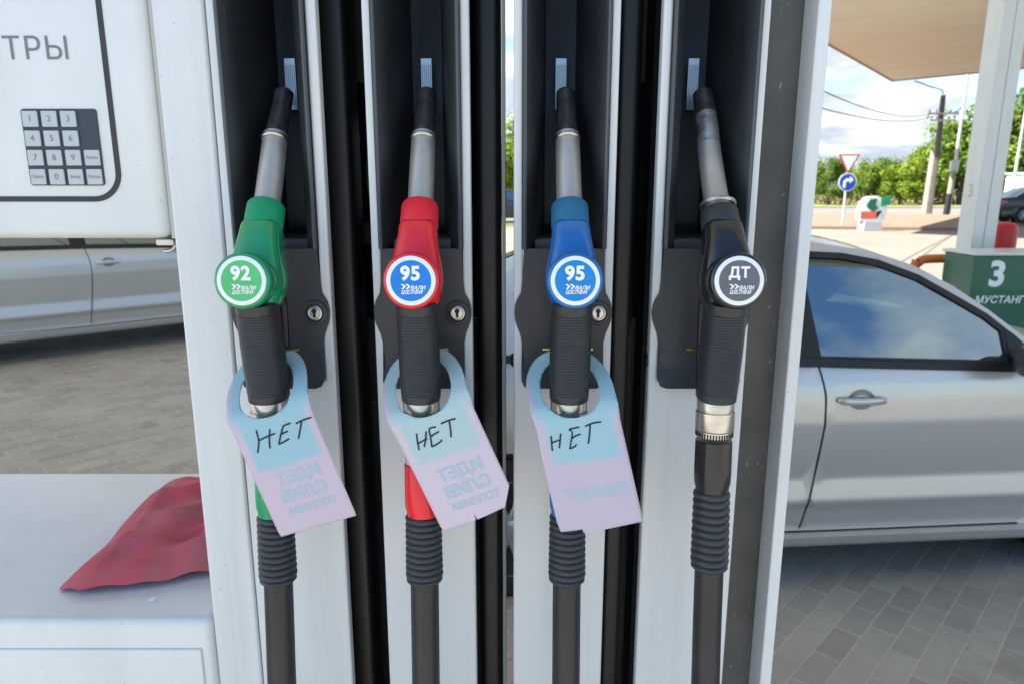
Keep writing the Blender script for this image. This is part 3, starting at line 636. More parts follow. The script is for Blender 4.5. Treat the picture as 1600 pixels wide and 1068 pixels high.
# ================================================================ RED CLOTH on the shelf
def cloth():
    mb = MB(); nu, nv = 96, 84; zs = 1.158
    A = [Vector((-.570, .810)), Vector((-.318, .886))]; Bk = [Vector((-.598, 1.135)), Vector((-.300, 1.140))]
    rows = []
    for j in range(nv + 1):
        v = j / nv; r = []
        for i in range(nu + 1):
            u = i / nu
            f = A[0].lerp(A[1], u); b = Bk[0].lerp(Bk[1], u); p = f.lerp(b, v)
            edge = min(1, 6 * u) * min(1, 5 * (1 - v))
            left = min(1, u / .16)
            z = .004 + .024 * min(1, .35 + v / .14) ** .5 * left ** .6 + .009 * sin(pi * min(1, v)) * left
            z += .0028 * abs(sin(8.5 * v + 6 * u)) ** .6 * edge - .002 + .0022 * sin(9 * v + 5 * u + 1.2) * edge * .6 + .0045 * sin(17 * (v * .9 - u * .55)) * edge + .003 * sin(31 * (u * .35 + v)) * edge
            z += .010 * max(0, 1 - v / .10) * left + .002 * sin(23 * u)
            for (u0, v0, u1, v1, h_, w_) in ((.0, .30, 1.0, .62, .0075, .035), (.05, .12, 1.0, .34, .006, .03), (.10, .62, 1.0, .84, .006, .03), (.25, .95, .9, .70, .005, .03), (.2, .45, 1.0, .46, .004, .02), (.55, .1, .75, .6, .004, .03)):
                dx, dy = u1 - u0, v1 - v0; k = max(0, min(1, ((u - u0) * dx + (v - v0) * dy) / (dx * dx + dy * dy))); dd_ = hypot(u - u0 - k * dx, v - v0 - k * dy)
                z += h_ * math.exp(-dd_ / w_) * edge * (.4 + .6 * sin(pi * min(1, k + .15)))
            if v > .9: z *= 1 - .75 * ((v - .9) / .1) ** 1.5
            x = p.x + .004 * sin(7 * v + .5) * (1 - u) - .018 * max(0, .25 - v) * (1 - u) * 2
            y = p.y + .004 * sin(11 * u)
            r.append((x, y, zs + max(.0025, z)))
        rows.append(r)
    # front hem: folds down and back under
    hem = []
    for i in range(nu + 1):
        x, y, z = rows[0][i]; hem.append((x + .002, y - .024 * min(1, i / 12) - .004, zs + max(.003, (z - zs) * .38 + .0012 * sin(i * .35))))
    under = [(x, y + .030, zs + .0022) for x, y, z in hem]
    allr = [under, hem] + rows
    mb.rings(allr, cap=False, closed=False)
    o = obj('cloth', mb, mat('red_cloth', (.66, .070, .11), .85, var=.5, vscale=14, var_col=(.50, .15, .15), bump=.5, bscale=900), None, smooth=80, fix=False)
    s = o.modifiers.new('hem', 'SOLIDIFY'); s.thickness = .002; s.offset = -1
    tag(o, 'crumpled dark red cloth lying on the white shelf', 'cloth')
cloth()
mb = MB(); mb.prism([(-.4520, .786), (-.4465, .783), (-.4425, .787), (-.4455, .792), (-.4510, .7905)], 'z', 1.1583, 1.1595)
tag(obj('paper_scrap', mb, mat('scrap_white', (.85, .85, .83), .6), None, smooth=0, bevel=.0003), 'tiny white paper scrap on the shelf in front of the red cloth', 'paper scrap')

# ================================================================ CARS
PAINT = mat('silver_metallic', (.52, .51, .49), .30, metal=.55, coat=.6)
PAINT2 = mat('silver_grey_metallic', (.54, .53, .51), .32, metal=.5, coat=.6)
PAINTD = mat('dark_car_paint', (.03, .035, .045), .3, metal=.3, coat=.6)
TRIM = mat('black_trim', (.012, .012, .013), .4)
TYRE = mat('tyre_rubber', (.015, .015, .015), .75)
RIM = mat('wheel_alloy', (.42, .43, .44), .35, metal=.8)
CABIN = mat('cabin_fabric', (.022, .022, .023), .8)
CARGLASS = glass_mat('car_glass', (.24, .29, .26), 3.7)
LAMPG = mat('lamp_glass', (.6, .62, .62), .1, coat=1)
LAMPR = mat('tail_lamp_glass', (.35, .01, .01), .15, coat=1)
def make_car(name, label, loc, yaw, paint, sc=(1, 1, 1), group=None, fine=True):
    t = thing(name, label, 'car', loc, group, yaw, local=True); t.scale = sc
    WT = [(.17, .79), (.20, .842), (.212, .862), (.258, .874), (.268, .846), (.30, .840), (.375, .850), (.400, .869), (.41, .870), (.51, .852), (.62, .858), (.74, .862), (.84, .856), (.90, .846), (.945, .832), (.975, .816), (1.03, .796)]
    def plan(s):
        if s > 2.3: return 1 - .27 * min(1.1, ((s - 2.3) / 1.06)) ** 2.3
        if s < -.1: return 1 - .17 * min(1.1, ((-.1 - s) / .87)) ** 2
        return 1
    def side(s, z, sg=-1, out=0): return (s, sg * (interp(z, WT) * plan(s) + out), z)
    def gh(s, z, sg=-1, out=0): return (s, sg * (.812 - (z - .975) * .50 + out), z)
    def arch(cx): return [(cx + .345 * cos(radians(a)), .31 + .345 * sin(radians(a))) for a in range(198, -20, -12)]
    belt = [(2.14, .950), (1.7, .968), (1.2, .985), (.6, 1.0), (.2, 1.01), (-.42, 1.03)]
    low = [(-.955, .60), (-.93, .35), (-.80, .22), (-.45, .20)] + arch(0) + [(.6, .20), (1.2, .20), (2.1, .20)] + arch(2.68) + [(3.10, .20), (3.24, .24), (3.33, .38), (3.36, .55), (3.32, .68), (3.22, .765)]
    top = [(2.95, .85), (2.6, .91), (2.3, .945)] + belt + [(-.7, 1.02), (-.9, .99), (-.97, .88), (-.97, .75)]
    outl = low + top
    st = (.07, .0125) if fine else .12
    body = MB()
    for sg in (-1, 1): body.tri(outl, [], lambda s, z: side(s, z, sg), step=st)
    def deck(pts, crown, push=0):
        R = []
        for s, z in pts:
            y0 = abs(side(s, z)[1]); R.append([(s + push * (1 - f * f), y0 * f, z + crown * (1 - f * f)) for f in [i / 5 for i in range(-5, 6)]])
        body.rings(R, cap=False, closed=False)
    deck([(2.14, .950), (2.3, .945), (2.6, .91), (2.95, .85), (3.22, .765)], .045)
    deck([(3.22, .765), (3.32, .68), (3.36, .55), (3.33, .38), (3.24, .24), (3.10, .20)], .0, .12)
    deck([(-.42, 1.03), (-.7, 1.02), (-.9, .99), (-.97, .88)], .03)
    deck([(-.97, .88), (-.97, .75), (-.955, .60), (-.93, .35), (-.80, .22)], .0, -.09)
    rail = [(2.14, .950), (2.19, 1.0), (2.11, 1.07), (2.0, 1.160), (1.86, 1.258), (1.71, 1.338), (1.52, 1.400), (1.28, 1.435), (.95, 1.443), (.6, 1.425), (.3, 1.365), (.1, 1.285), (-.2, 1.13), (-.42, 1.03)]
    w1 = [(1.245, .998), (2.03, .968), (2.03, 1.085), (1.97, 1.135), (1.86, 1.200), (1.71, 1.286), (1.55, 1.345), (1.40, 1.372), (1.215, 1.382)]
    w2 = [(.34, 1.018), (1.13, 1.0), (1.10, 1.383), (.80, 1.376), (.52, 1.325), (.24, 1.18), (.20, 1.06)]
    gout = belt[::-1][:-1] + rail[:-1]
    for sg in (-1, 1): body.tri(gout, [w1, w2], lambda s, z: gh(s, z, sg), step=.08)
    def over(pts, crown, bow):
        return [[(s + bow * (1 - f * f), abs(gh(s, z)[1]) * f, z + crown * (1 - f * f)) for f in [i / 6 for i in range(-6, 7)]] for s, z in pts]
    body.rings(over(rail[5:10], .035, 0)[0:], cap=False, closed=False)
    # drip rail lip so that the roof edge reads
    obj('body', body, paint, t, smooth=40, weld=.002)
    g1 = MB(); r = over(rail[1:6], .03, .05)
    r[-1] = over([rail[5]], .035, 0)[0]; g1.rings(r, cap=False, closed=False); obj('windscreen', g1, CARGLASS, t, smooth=60)
    g2 = MB(); r = over(rail[9:14], .03, -.04); r[0] = over([rail[9]], .035, 0)[0]; g2.rings(r, cap=False, closed=False); obj('rear_window', g2, CARGLASS, t, smooth=60)
    def grow(poly, d):
        n = len(poly); out = []
        for i in range(n):
            a, b, c = Vector(poly[i - 1]), Vector(poly[i]), Vector(poly[(i + 1) % n])
            e1, e2 = (b - a).normalized(), (c - b).normalized(); n1, n2 = Vector((e1.y, -e1.x)), Vector((e2.y, -e2.x)); m = (n1 + n2).normalized(); out.append(tuple(b + m * (d / max(.5, m.dot(n1)))))
        return out
    for sg in (-1, 1):
        for w in (w1, w2):
            mb = MB(); mb.slab(grow(w, .020), [grow(w, -.004)], lambda s, z: gh(s, z, sg, .004), lambda s, z: gh(s, z, sg, -.012)); fr = obj('window_frame', mb, TRIM, t, smooth=0)
            mb = MB(); mb.slab(w, [], lambda s, z: gh(s, z, sg, -.006), lambda s, z: gh(s, z, sg, -.009)); obj('pane', mb, CARGLASS, fr, smooth=0)
        mb = MB(); mb.slab([(1.142, .992), (1.228, .990), (1.197, 1.382), (1.118, 1.384)], [], lambda s, z: gh(s, z, sg, .005), lambda s, z: gh(s, z, sg, -.01)); obj('pillar_trim', mb, TRIM, t, smooth=0)
        mb = MB(); mb.slab([(2.04, .955), (2.13, .955), (2.16, .99), (2.08, 1.07), (2.04, 1.10)], [], lambda s, z: gh(s, z, sg, .006), lambda s, z: gh(s, z, sg, -.01)); obj('mirror_base', mb, TRIM, t, smooth=0)
        mb = MB(); o = Vector((2.06, sg * .80, 1.000))
        mb.sweep([o + Vector((0, sg * d, .01 * d)) for d in (0, .03, .06, .08, .13, .19, .235, .25)], [(.018, .02), (.02, .022), (.022, .024), (.065, .054), (.095, .070), (.095, .070), (.07, .05), (.02, .02)], n=20, power=2.8, up=(1, 0, 0)); obj('wing_mirror', mb, TRIM if not fine else mat('mirror_shell', (.05, .05, .052), .35), t, smooth=60)
        # doors: shallow panels standing 3 mm proud; black tubes paint the shade of the gaps
        d1 = [(1.205, .285), (2.16, .285), (2.22, .40), (2.255, .62), (2.25, .82), (2.20, .925), (2.06, .942), (1.235, .972), (1.258, .86), (1.262, .74), (1.250, .60), (1.225, .43)]
        d2 = [(.42, .30), (1.195, .285), (1.215, .43), (1.240, .60), (1.252, .74), (1.248, .86), (1.222, .974), (.17, 1.0), (.14, .9), (.16, .76), (.34, .62), (.42, .48)]
        for di, d in enumerate((d1, d2)):
            mb = MB(); mb.slab(d, [], lambda s, z: side(s, z, sg, .004), lambda s, z: side(s, z, sg, -.004), step=(.06, .0125) if fine else .1); dr = obj('door', mb, paint, t, smooth=40)
            hx, hz = (1.40, .838) if di == 0 else (.42, .86)
            yy = lambda z: interp(z, WT)
            mb = MB(); mb.slab([(hx + .055 * cos(2 * pi * i / 24), hz + .041 * sin(2 * pi * i / 24)) for i in range(24)], [], lambda s, z: side(s, z, sg, .0052), lambda s, z: side(s, z, sg, .003)); obj('handle_hollow_shade', mb, mat('recess_shade', (.20, .205, .215), .4, metal=.4), dr, smooth=0)  # flat oval, its darker colour paints the shade of the handle hollow
            mb = MB(); P = [(hx - .098, .012), (hx - .09, .022), (hx - .05, .034), (hx, .038), (hx + .05, .034), (hx + .085, .024), (hx + .096, .012)]
            mb.sweep([(s, sg * (yy(hz) + o_), hz) for s, o_ in P], [(.008, .006), (.013, .008), (.015, .009), (.015, .009), (.015, .009), (.013, .008), (.008, .006)], n=16, power=2.6, up=(0, 0, 1)); obj('handle', mb, paint, dr, smooth=60)
        mb = MB(); gap = spline([(1.200, .285, 0), (1.220, .43, 0), (1.245, .60, 0), (1.257, .74, 0), (1.253, .86, 0), (1.229, .972, 0)], 10)
        mb.sweep([side(p.x, p.y, sg, .0022) for p in gap], .0032, n=8)
        mb.sweep([side(p.x, p.y, sg, .0022) for p in spline([(.42, .285, 0), (1.195, .272, 0), (2.16, .272, 0)], 8)], .0032, n=8)
        obj('door_gap_shade', mb, TRIM, t, smooth=60)  # black tubes stand in for the shade in the door gaps
        mb = MB()
        if fine: mb.slab([(-.2, 1.012), (.2, .990), (1.2, .967), (2.08, .932), (2.08, .957), (1.2, .999), (.2, 1.024), (-.2, 1.036)], [], lambda s, z: side(s, z, sg, .010), lambda s, z: side(s, z, sg, -.002), step=.2); obj('belt_moulding', mb, TRIM, t, smooth=0)
        for cx in (0, 2.68):
            wh = obj('wheel', MB().lathe((cx, sg * .62, .31), (0, sg, 0), [(0, .20), (0, .28), (.03, .305), (.07, .312), (.15, .312), (.19, .300), (.205, .27), (.20, .215), (.19, .20)], 40), TYRE, t)
            mb = MB(); mb.lathe((cx, sg * .78, .31), (0, sg, 0), [(0, .01), (0, .06), (.01, .16), (-.03, .185), (.035, .205), (.035, .212), (.0, .212)], 40)
            for k in range(10):
                a = 2 * pi * k / 10; ca, sa = cos(a), sin(a)
                mb.sweep([(cx + ca * r_, sg * y_, .31 + sa * r_) for r_, y_ in ((.03, .806), (.10, .818), (.20, .812))], [(.022, .010), (.017, .010), (.022, .008)], n=8, up=(-sa, 0, ca))
            mb.lathe((cx, sg * .80, .31), (0, sg, 0), [(0, .05), (.02, .045), (.026, .03), (.026, .001)], 20)
            obj('rim', mb, RIM, wh, smooth=40)
            mb = MB(); mb.lathe((cx, sg * .50, .31), (0, sg, 0), [(0, .01), (0, .37), (.30, .37)], 30); obj('wheel_well', mb, TRIM, t)
        mb = MB(); mb.slab([(3.12, .60), (3.27, .58), (3.28, .68), (3.10, .73), (2.92, .77), (2.95, .70)], [], lambda s, z: side(s, z, sg, .004), lambda s, z: side(s, z, sg, -.004), step=.06); obj('headlight', mb, LAMPG, t)
        mb = MB(); mb.slab([(-.955, .72), (-.72, .76), (-.74, .90), (-.95, .92)], [], lambda s, z: side(s, z, sg, .004), lambda s, z: side(s, z, sg, -.004), step=.06); obj('tail_light', mb, LAMPR, t)
    # floor, seats, dashboard
    mb = MB(); mb.box(.40, 2.16, -.76, .76, .26, .34); mb.box(-.30, .42, -.58, .58, .26, .34); mb.box(2.14, 2.20, -.70, .70, .30, .92); obj('cabin_floor', mb, CABIN, t)
    mb = MB(); mb.box(-.92, 3.1, -.46, .46, .19, .27); mb.box(-.36, -.32, -.72, .72, .3, .98); obj('underbody', mb, TRIM, t)
    for y in (-.36, .36):
        mb = MB()
        mb.sweep([(1.62, y, .50), (1.40, y, .47), (1.22, y, .50), (1.13, y, .66), (1.06, y, .88), (1.03, y, 1.0)], [(.20, .05), (.23, .08), (.23, .09), (.22, .075), (.19, .06), (.12, .035)], n=18, power=3, up=(0, 1, 0))
        mb.sweep([(1.02, y, 1.04), (1.01, y, 1.10), (.995, y, 1.19)], [(.11, .04), (.125, .05), (.09, .03)], n=16, power=3, up=(0, 1, 0)); obj('seat', mb, CABIN, t, smooth=60)
    mb = MB(); mb.sweep([(.55, 0, .5), (.1, 0, .52), (.0, 0, .7), (-.12, 0, 1.0)], [(.58, .06), (.58, .09), (.56, .08), (.52, .05)], n=18, power=4, up=(0, 1, 0)); obj('seat', mb, CABIN, t)
    mb = MB(); mb.sweep([(2.14, 0, .80), (1.98, 0, .90), (1.82, 0, .85), (1.78, 0, .70)], [(.70, .05), (.70, .07), (.70, .06), (.68, .04)], n=18, power=5, up=(0, 1, 0)); obj('dashboard', mb, CABIN, t)
    mb = MB(); R = [Vector((1.70 + .08 * sin(a), .37 + .18 * cos(a), .90 + .165 * sin(a))) for a in [2 * pi * i / 32 for i in range(33)]]
    mb.sweep(R, .013, n=8); mb.sweep([(1.70, .20, .90), (1.70, .54, .90)], .014, n=8); obj('steering_wheel', mb, CABIN, t)
    return t
# near silver saloon on the right; local (s=0) is the rear wheel
def place(px, py, z, Y, s, yaw, sgy=-.84):
    """car location so that local (s, sgy) stands at the ground point seen at (px, py) for depth Y"""
    p = at(px, py, Y); c, d = cos(yaw), sin(yaw); return (p.x - (s * c - sgy * d), p.y - (s * d + sgy * c), 0)
yaw1 = radians(4.6)
make_car('parked_car', 'near silver saloon behind the diesel nozzle with its front door window in view', place(1289, 647, .75, 2.665, 1.255, yaw1, -.86), yaw1, PAINT, group='silver cars beside the pumps')
yaw2 = radians(40)
make_car('parked_car', 'distant silver saloon parked below the pump head and beyond the shelf', place(121, 450, .75, 6.95, 1.255, yaw2, -.86), yaw2, PAINT2, sc=(1.1, 1.1, 1.1), group='silver cars beside the pumps')
make_car('parked_car', 'dark hatchback far off, seen through the slit between red and blue hoses', (-1.5, 34, .004), radians(8), PAINTD, sc=(.95, .95, 1.05), fine=False)
p = gnd(1600, 347)
make_car('parked_car', 'dark car at the right edge beside the white canopy column', (23.95, p.y, .004), radians(-3), PAINTD, sc=(1.05, 1.05, 1.14), fine=False)

# ================================================================ CANOPY, COLUMN, ISLAND 3
ca, cb = Vector((-.62, -.79)).normalized(), Vector((.70, -.714)).normalized()
def canopy(cn, zc, label, cols, joints):
    cn = [Vector(p) for p in cn]; c = sum(cn, Vector((0, 0))) / 4
    t = thing('canopy', label, 'canopy', (c.x, c.y, zc))
    mb = MB(); mb.add([(p.x, p.y, zc) for p in cn] + [(p.x, p.y, zc + .5) for p in cn], [(0, 1, 2, 3), (4, 5, 6, 7)])
    obj('soffit', mb, cols[0], t, smooth=0)
    mb = MB()
    for i in range(4):
        a, b = cn[i], cn[(i + 1) % 4]; d = (b - a).normalized(); n = Vector((d.y, -d.x)); n = n if n.dot(a - c) > 0 else -n
        q = [a - d * .06, b, b + n * .06, a + n * .06 - d * .06]
        mb.prism([(p.x, p.y) for p in q], 'z', zc - .06, zc + .75)
    obj('fascia', mb, cols[1], t, smooth=0)
    mb = MB()
    for i in range(1, joints):
        k = i / joints; a, b = cn[0].lerp(cn[3], k), cn[1].lerp(cn[2], k); d = (b - a).normalized(); n = Vector((d.y, -d.x)) * .012
        mb.prism([((a - n).x, (a - n).y), ((a + n).x, (a + n).y), ((b + n).x, (b + n).y), ((b - n).x, (b - n).y)], 'z', zc - .004, zc + .01)
    obj('panel_joint', mb, mat('joint_brown', (.42, .36, .29), .7), t, smooth=0)  # brown strips along the panel joints
    return t
K = at(1395, 126, 41.7); k2 = Vector((K.x, K.y))
far_can = canopy([k2, k2 + cb * 17, k2 + cb * 17 + ca * 21.5, k2 + ca * 21.5], K.z, 'tan flat canopy roof with brown edge standing beyond the white column', (mat('tan_soffit', (.58, .52, .44), .6, var=.06, vscale=.6), mat('brown_fascia', (.36, .22, .13), .5)), 5)
for k, m_ in ((9.5, 4), (9.5, 16)):
    p = k2 + cb * k + ca * m_; mb = MB(); mb.prism(rrect(p.x - .25, p.x + .25, p.y - .25, p.y + .25, .04), 'z', .02, K.z); obj('support', mb, WHITE2, far_can)
ZC = 6.0
canopy([(-11, -1.1), (10, -1.1), (10, 8.4), (-11, 8.4)], ZC, 'cream forecourt canopy overhead, mirrored in the near saloon window', (mat('cream_soffit', (.80, .79, .74), .5), mat('grey_fascia', (.30, .31, .30), .4)), 16)
t = thing('canopy_column', 'square white canopy column standing behind the green block', 'column', (4.12, 6.3, .15))
mb = MB(); mb.box(4.02, 4.120, 6.2, 6.42, .152, ZC); mb.box(4.124, 4.225, 6.2, 6.42, .152, ZC); obj('cladding', mb, WHITE2, t, bevel=.006)
mb = MB(); mb.box(4.03, 4.215, 6.21, 6.41, .16, ZC - .01); obj('core', mb, DARKIN, t)
mb = MB(); text(mb, '3', .16, lambda x, y: (4.0185, 6.31 - x, 1.62 + y)); obj('stencil', mb, mat('faint_red', (.55, .40, .38), .6), t, smooth=0)
GREEN = mat('pump_green', (.010, .115, .065), .4, coat=.2, var=.1, vscale=6)
t = thing('island_block', 'green pump number block with white 3 under a white cap', 'number block', (4.4, 5.66, .15))
obj('block', MB().box(3.595, 5.30, 5.48, 5.87, .152, 1.135), GREEN, t, bevel=.006)
obj('cap', MB().box(3.580, 5.315, 5.465, 5.885, 1.1365, 1.160), WHITE2, t, bevel=.006)
mb = MB(); q = at(1558, 430, 5.48); text(mb, '3', .27, lambda x, y: (q.x + x, 5.478, q.z + y), bold=.035)
q2 = at(1561, 469, 5.48); text(mb, 'МУСТАНГ', .078, lambda x, y: (q2.x + x, 5.478, q2.z + y), bold=.02, shear=.15, spacing=1.02); obj('lettering', mb, LETW, t, smooth=0)
mb = MB(); p0 = at(1436, 405, 6.0); zt_ = at(1450, 405, 6.05).z; o_ = spline([(p0.x, 6.05, .15), (p0.x, 6.05, zt_ - .10), (p0.x + .03, 6.05, zt_ - .03), (p0.x + .10, 6.05, zt_), (p0.x + .36, 6.05, zt_), (p0.x + .43, 6.05, zt_ - .03), (p0.x + .46, 6.05, zt_ - .10), (p0.x + .46, 6.05, .15)], 5)
tag(obj('hoop_barrier', mb.sweep(o_, .038, n=16), mat('orange_paint', (.62, .16, .03), .4)), 'orange steel hoop barrier just left of the green block', 'barrier')
t = thing('fire_extinguisher', 'red domed fire extinguisher cover behind the green block', 'fire extinguisher', (4.55, 6.35, .15))
pc = at(1568, 372, 6.55)
mb = MB(); mb.lathe((pc.x, 6.55, .152), (0, 0, 1), [(0, .10), (0, .105), (1.12, .105), (1.155, .098), (1.18, .075), (1.19, .03), (1.19, .001)], 28); obj('cover', mb, mat('signal_red', (.50, .015, .02), .4), t, smooth=50)
mb = MB(); mb.lathe((pc.x, 6.55, .95), (0, 0, 1), [(0, .104), (0, .107), (.03, .107), (.03, .104)], 28); obj('strap', mb, TRIM, t)

# ================================================================ ROADSIDE
POLE = mat('concrete_pole', (.34, .31, .26), .85, var=.25, vscale=2)
DPOLE = mat('dark_pole', (.10, .10, .10), .7)
GALV = mat('galvanised_pole', (.55, .55, .52), .5, metal=.2)
t = thing('utility_pole', 'concrete utility pole with lamp arm and crossarms beside the road', 'utility pole', gnd(1447, 338))
b = gnd(1447, 338); tp = at(1474, 149, b.y); 
mb = MB(); mb.sweep([b, b.lerp(tp, .55), ], [.24, .20], n=12, power=4); obj('lower_pole', mb, POLE, t)
mb = MB(); mb.sweep([b.lerp(tp, .50) + Vector((.04, -.16, 0)), tp], [.15, .13], n=12); obj('upper_pole', mb, DPOLE, t)
mb = MB(); mb.sweep(spline([tp - Vector((0, 0, .3)), tp + Vector((-.1, 0, .25)), tp + Vector((-.9, -.1, .45)), tp + Vector((-1.35, -.1, .62))], 4), .05, n=8)
mb.sweep([tp + Vector((-1.3, -.1, .6)), tp + Vector((-1.75, -.1, .72))], [(.13, .06), (.09, .04)], n=10, up=(0, 1, 0)); obj('lamp_arm', mb, GALV, t)
mb = MB()
for dz, w in ((-1.0, .85), (-1.35, .7)):
    mb.box(tp.x - w, tp.x + w, tp.y - .30, tp.y - .2, tp.z + dz - .05, tp.z + dz + .05)
    for k in (-1, -.5, .5, 1): mb.lathe((tp.x + k * w * .92, tp.y - .25, tp.z + dz + .05), (0, 0, 1), [(0, .02), (.05, .05), (.14, .05), (.18, .02)], 8)
obj('crossarm', mb, GALV, t)
wtop = at(1296, 132, 17.0); wtop2 = at(1120, 60, 12)
for k in range(2):
    a = Vector((tp.x - .7 + .55 * k, tp.y - .25, tp.z - 1.0)); e = Vector((wtop2.x, wtop2.y, wtop2.z)) + Vector((.1, .0, -.55 * k))
    mb = MB(); pts = []
    for i in range(25):
        s = i / 24; p = a.lerp(e, s); p.z -= 1.1 * 4 * s * (1 - s) * .5; pts.append(p)
    o = obj('overhead_wire', mb.sweep(pts, .016, n=6), DPOLE)
    tag(o, ('upper', 'lower')[k] + ' of two overhead wires running left from the utility pole', 'wire', 'overhead wires')
def flagpole(base, top_, label):
    t = thing('flagpole', label, 'flagpole', base, 'flagpoles'); mb = MB(); mb.sweep([base, base.lerp(top_, .5), top_], [.11, .085, .06], n=12); obj('mast', mb, GALV, t)
    mb = MB(); mb.lathe(base, (0, 0, 1), [(0, .2), (.05, .2), (.08, .12)], 16); obj('base_plate', mb, GALV, t)
b = gnd(1481, 337); flagpole(b, b + Vector((.12, 0, 9.5)), 'tall thin pale flagpole just right of the utility pole')
b = gnd(1576, 334); flagpole(b, b + Vector((.1, 0, 7.0)), 'thin pale flagpole to the right of the white canopy column')
b = gnd(1478, 337)
t = thing('marker_post', 'short roadside post with black foot at the flagpole', 'post', b)
mb = MB(); mb.sweep([b, b + Vector((.05, 0, 1.25))], [.17, .15], n=12); obj('foot', mb, mat('bitumen', (.02, .02, .02), .8), t)
mb = MB(); mb.sweep([b + Vector((.05, 0, 1.25)), b + Vector((.1, 0, 2.55))], [.15, .14], n=12); obj('shaft', mb, POLE, t)
mb = MB(); mb.box(b.x - .12, b.x + .32, b.y - .12, b.y + .12, 2.55, 3.1); obj('head', mb, mat('pale_box', (.6, .6, .55), .6), t, bevel=.03)
# road signs on one pole
b = gnd(1316, 352, .13); zb = .13
t = thing('road_sign', 'give way triangle above blue right turn disc on one grey pole', 'road sign', b)
mb = MB(); mb.sweep([b, Vector((b.x, b.y, at(1326, 250, b.y).z))], .045, n=12); obj('pole', mb, GALV, t)
c1_ = at(1326, 256, b.y - .08); c2_ = at(1324, 285, b.y - .08)
SB = mat('sign_blue', (.005, .06, .42), .4); SR = mat('sign_red', (.55, .05, .06), .4); SW = mat('sign_white', (.8, .8, .8), .4)
def disc(r, n=36): return [(r * cos(2 * pi * i / n), r * sin(2 * pi * i / n)) for i in range(n)]
def plate_at(mb, poly, c, y0, y1, holes=()): return mb.slab(poly, holes, lambda x, z: (c.x + x, c.y - y0, c.z + z), lambda x, z: (c.x + x, c.y - y1, c.z + z))
tri_o = [(-.43, .36), (.43, .36), (0, -.40)]; tri_i = [(-.325, .305), (.325, .305), (0, -.29)]
yo = obj('yield_plate', plate_at(MB(), tri_o, c1_, .02, 0), SR, t, smooth=0); obj('white_field', plate_at(MB(), tri_i, c1_, .026, .01), SW, yo, smooth=0)
tp_ = obj('turn_plate', plate_at(MB(), disc(.36), c2_, .02, 0), SW, t, smooth=0); obj('blue_field', plate_at(MB(), disc(.325), c2_, .026, .01), SB, tp_, smooth=0)
arrow = [(-.18, -.22), (-.07, -.22), (-.07, -.02), (-.02, .04), (.08, .04), (.08, -.05), (.24, .10), (.08, .24), (.08, .15), (-.06, .15), (-.18, .03)]
obj('arrow', plate_at(MB(), arrow, c2_, .032, .015), SW, tp_, smooth=0)
# painted stele by the kerb
b = gnd(1358, 361, .0)
t = thing('roadside_stele', 'white concrete stele painted with green flag and red panel', 'stele', b)
def st(poly, y0, y1, m, nm, par): return obj(nm, MB().prism([(b.x + x, b.z + z) for x, z in poly], 'y', b.y + y0, b.y + y1), m, par, smooth=0, bevel=.01)
st([(-.36, 0), (.36, 0), (.33, .38), (-.33, .38)], -.25, .25, mat('plinth_grey', (.42, .43, .44), .8), 'plinth', t)
bd = st([(-.46, .38), (.44, .38), (.52, .72), (.40, 1.16), (.10, 1.30), (-.20, 1.28), (-.42, 1.08), (-.52, .72)], -.16, .16, mat('stele_white', (.72, .74, .73), .6), 'panel', t)
st([(-.25, .88), (.0, .72), (.16, .86), (.05, 1.0), (.10, 1.22), (-.16, 1.2), (-.28, 1.0)], -.19, -.163, GREEN, 'green_emblem', bd)
st([(.26, .92), (.60, .98), (.60, 1.32), (.22, 1.22)], -.21, -.163, mat('flag_green', (.01, .22, .12), .5), 'flag', t)
st([(-.48, .46), (.12, .46), (.12, .74), (-.48, .74)], -.19, -.163, mat('panel_red', (.62, .12, .08), .5), 'red_panel', bd)
st([(.13, .46), (.34, .80), (.13, .72)], -.19, -.163, BLACK, 'black_wedge', bd)
# white kiosk at the right edge
b = gnd(1612, 330)
t = thing('kiosk', 'plain white roadside kiosk beyond the dark car', 'kiosk', b)
obj('wall', MB().box(b.x - .6, b.x + 3, b.y, b.y + 2.2, .02, 2.5), mat('kiosk_white', (.66, .65, .62), .6), t)
obj('roof', MB().box(b.x - .75, b.x + 3.15, b.y - .15, b.y + 2.35, 2.502, 2.62), GALV, t)
obj('door', MB().box(b.x + .8, b.x + 1.6, b.y - .03, b.y + .02, .1, 2.1), mat('kiosk_door', (.4, .42, .44), .5), t)

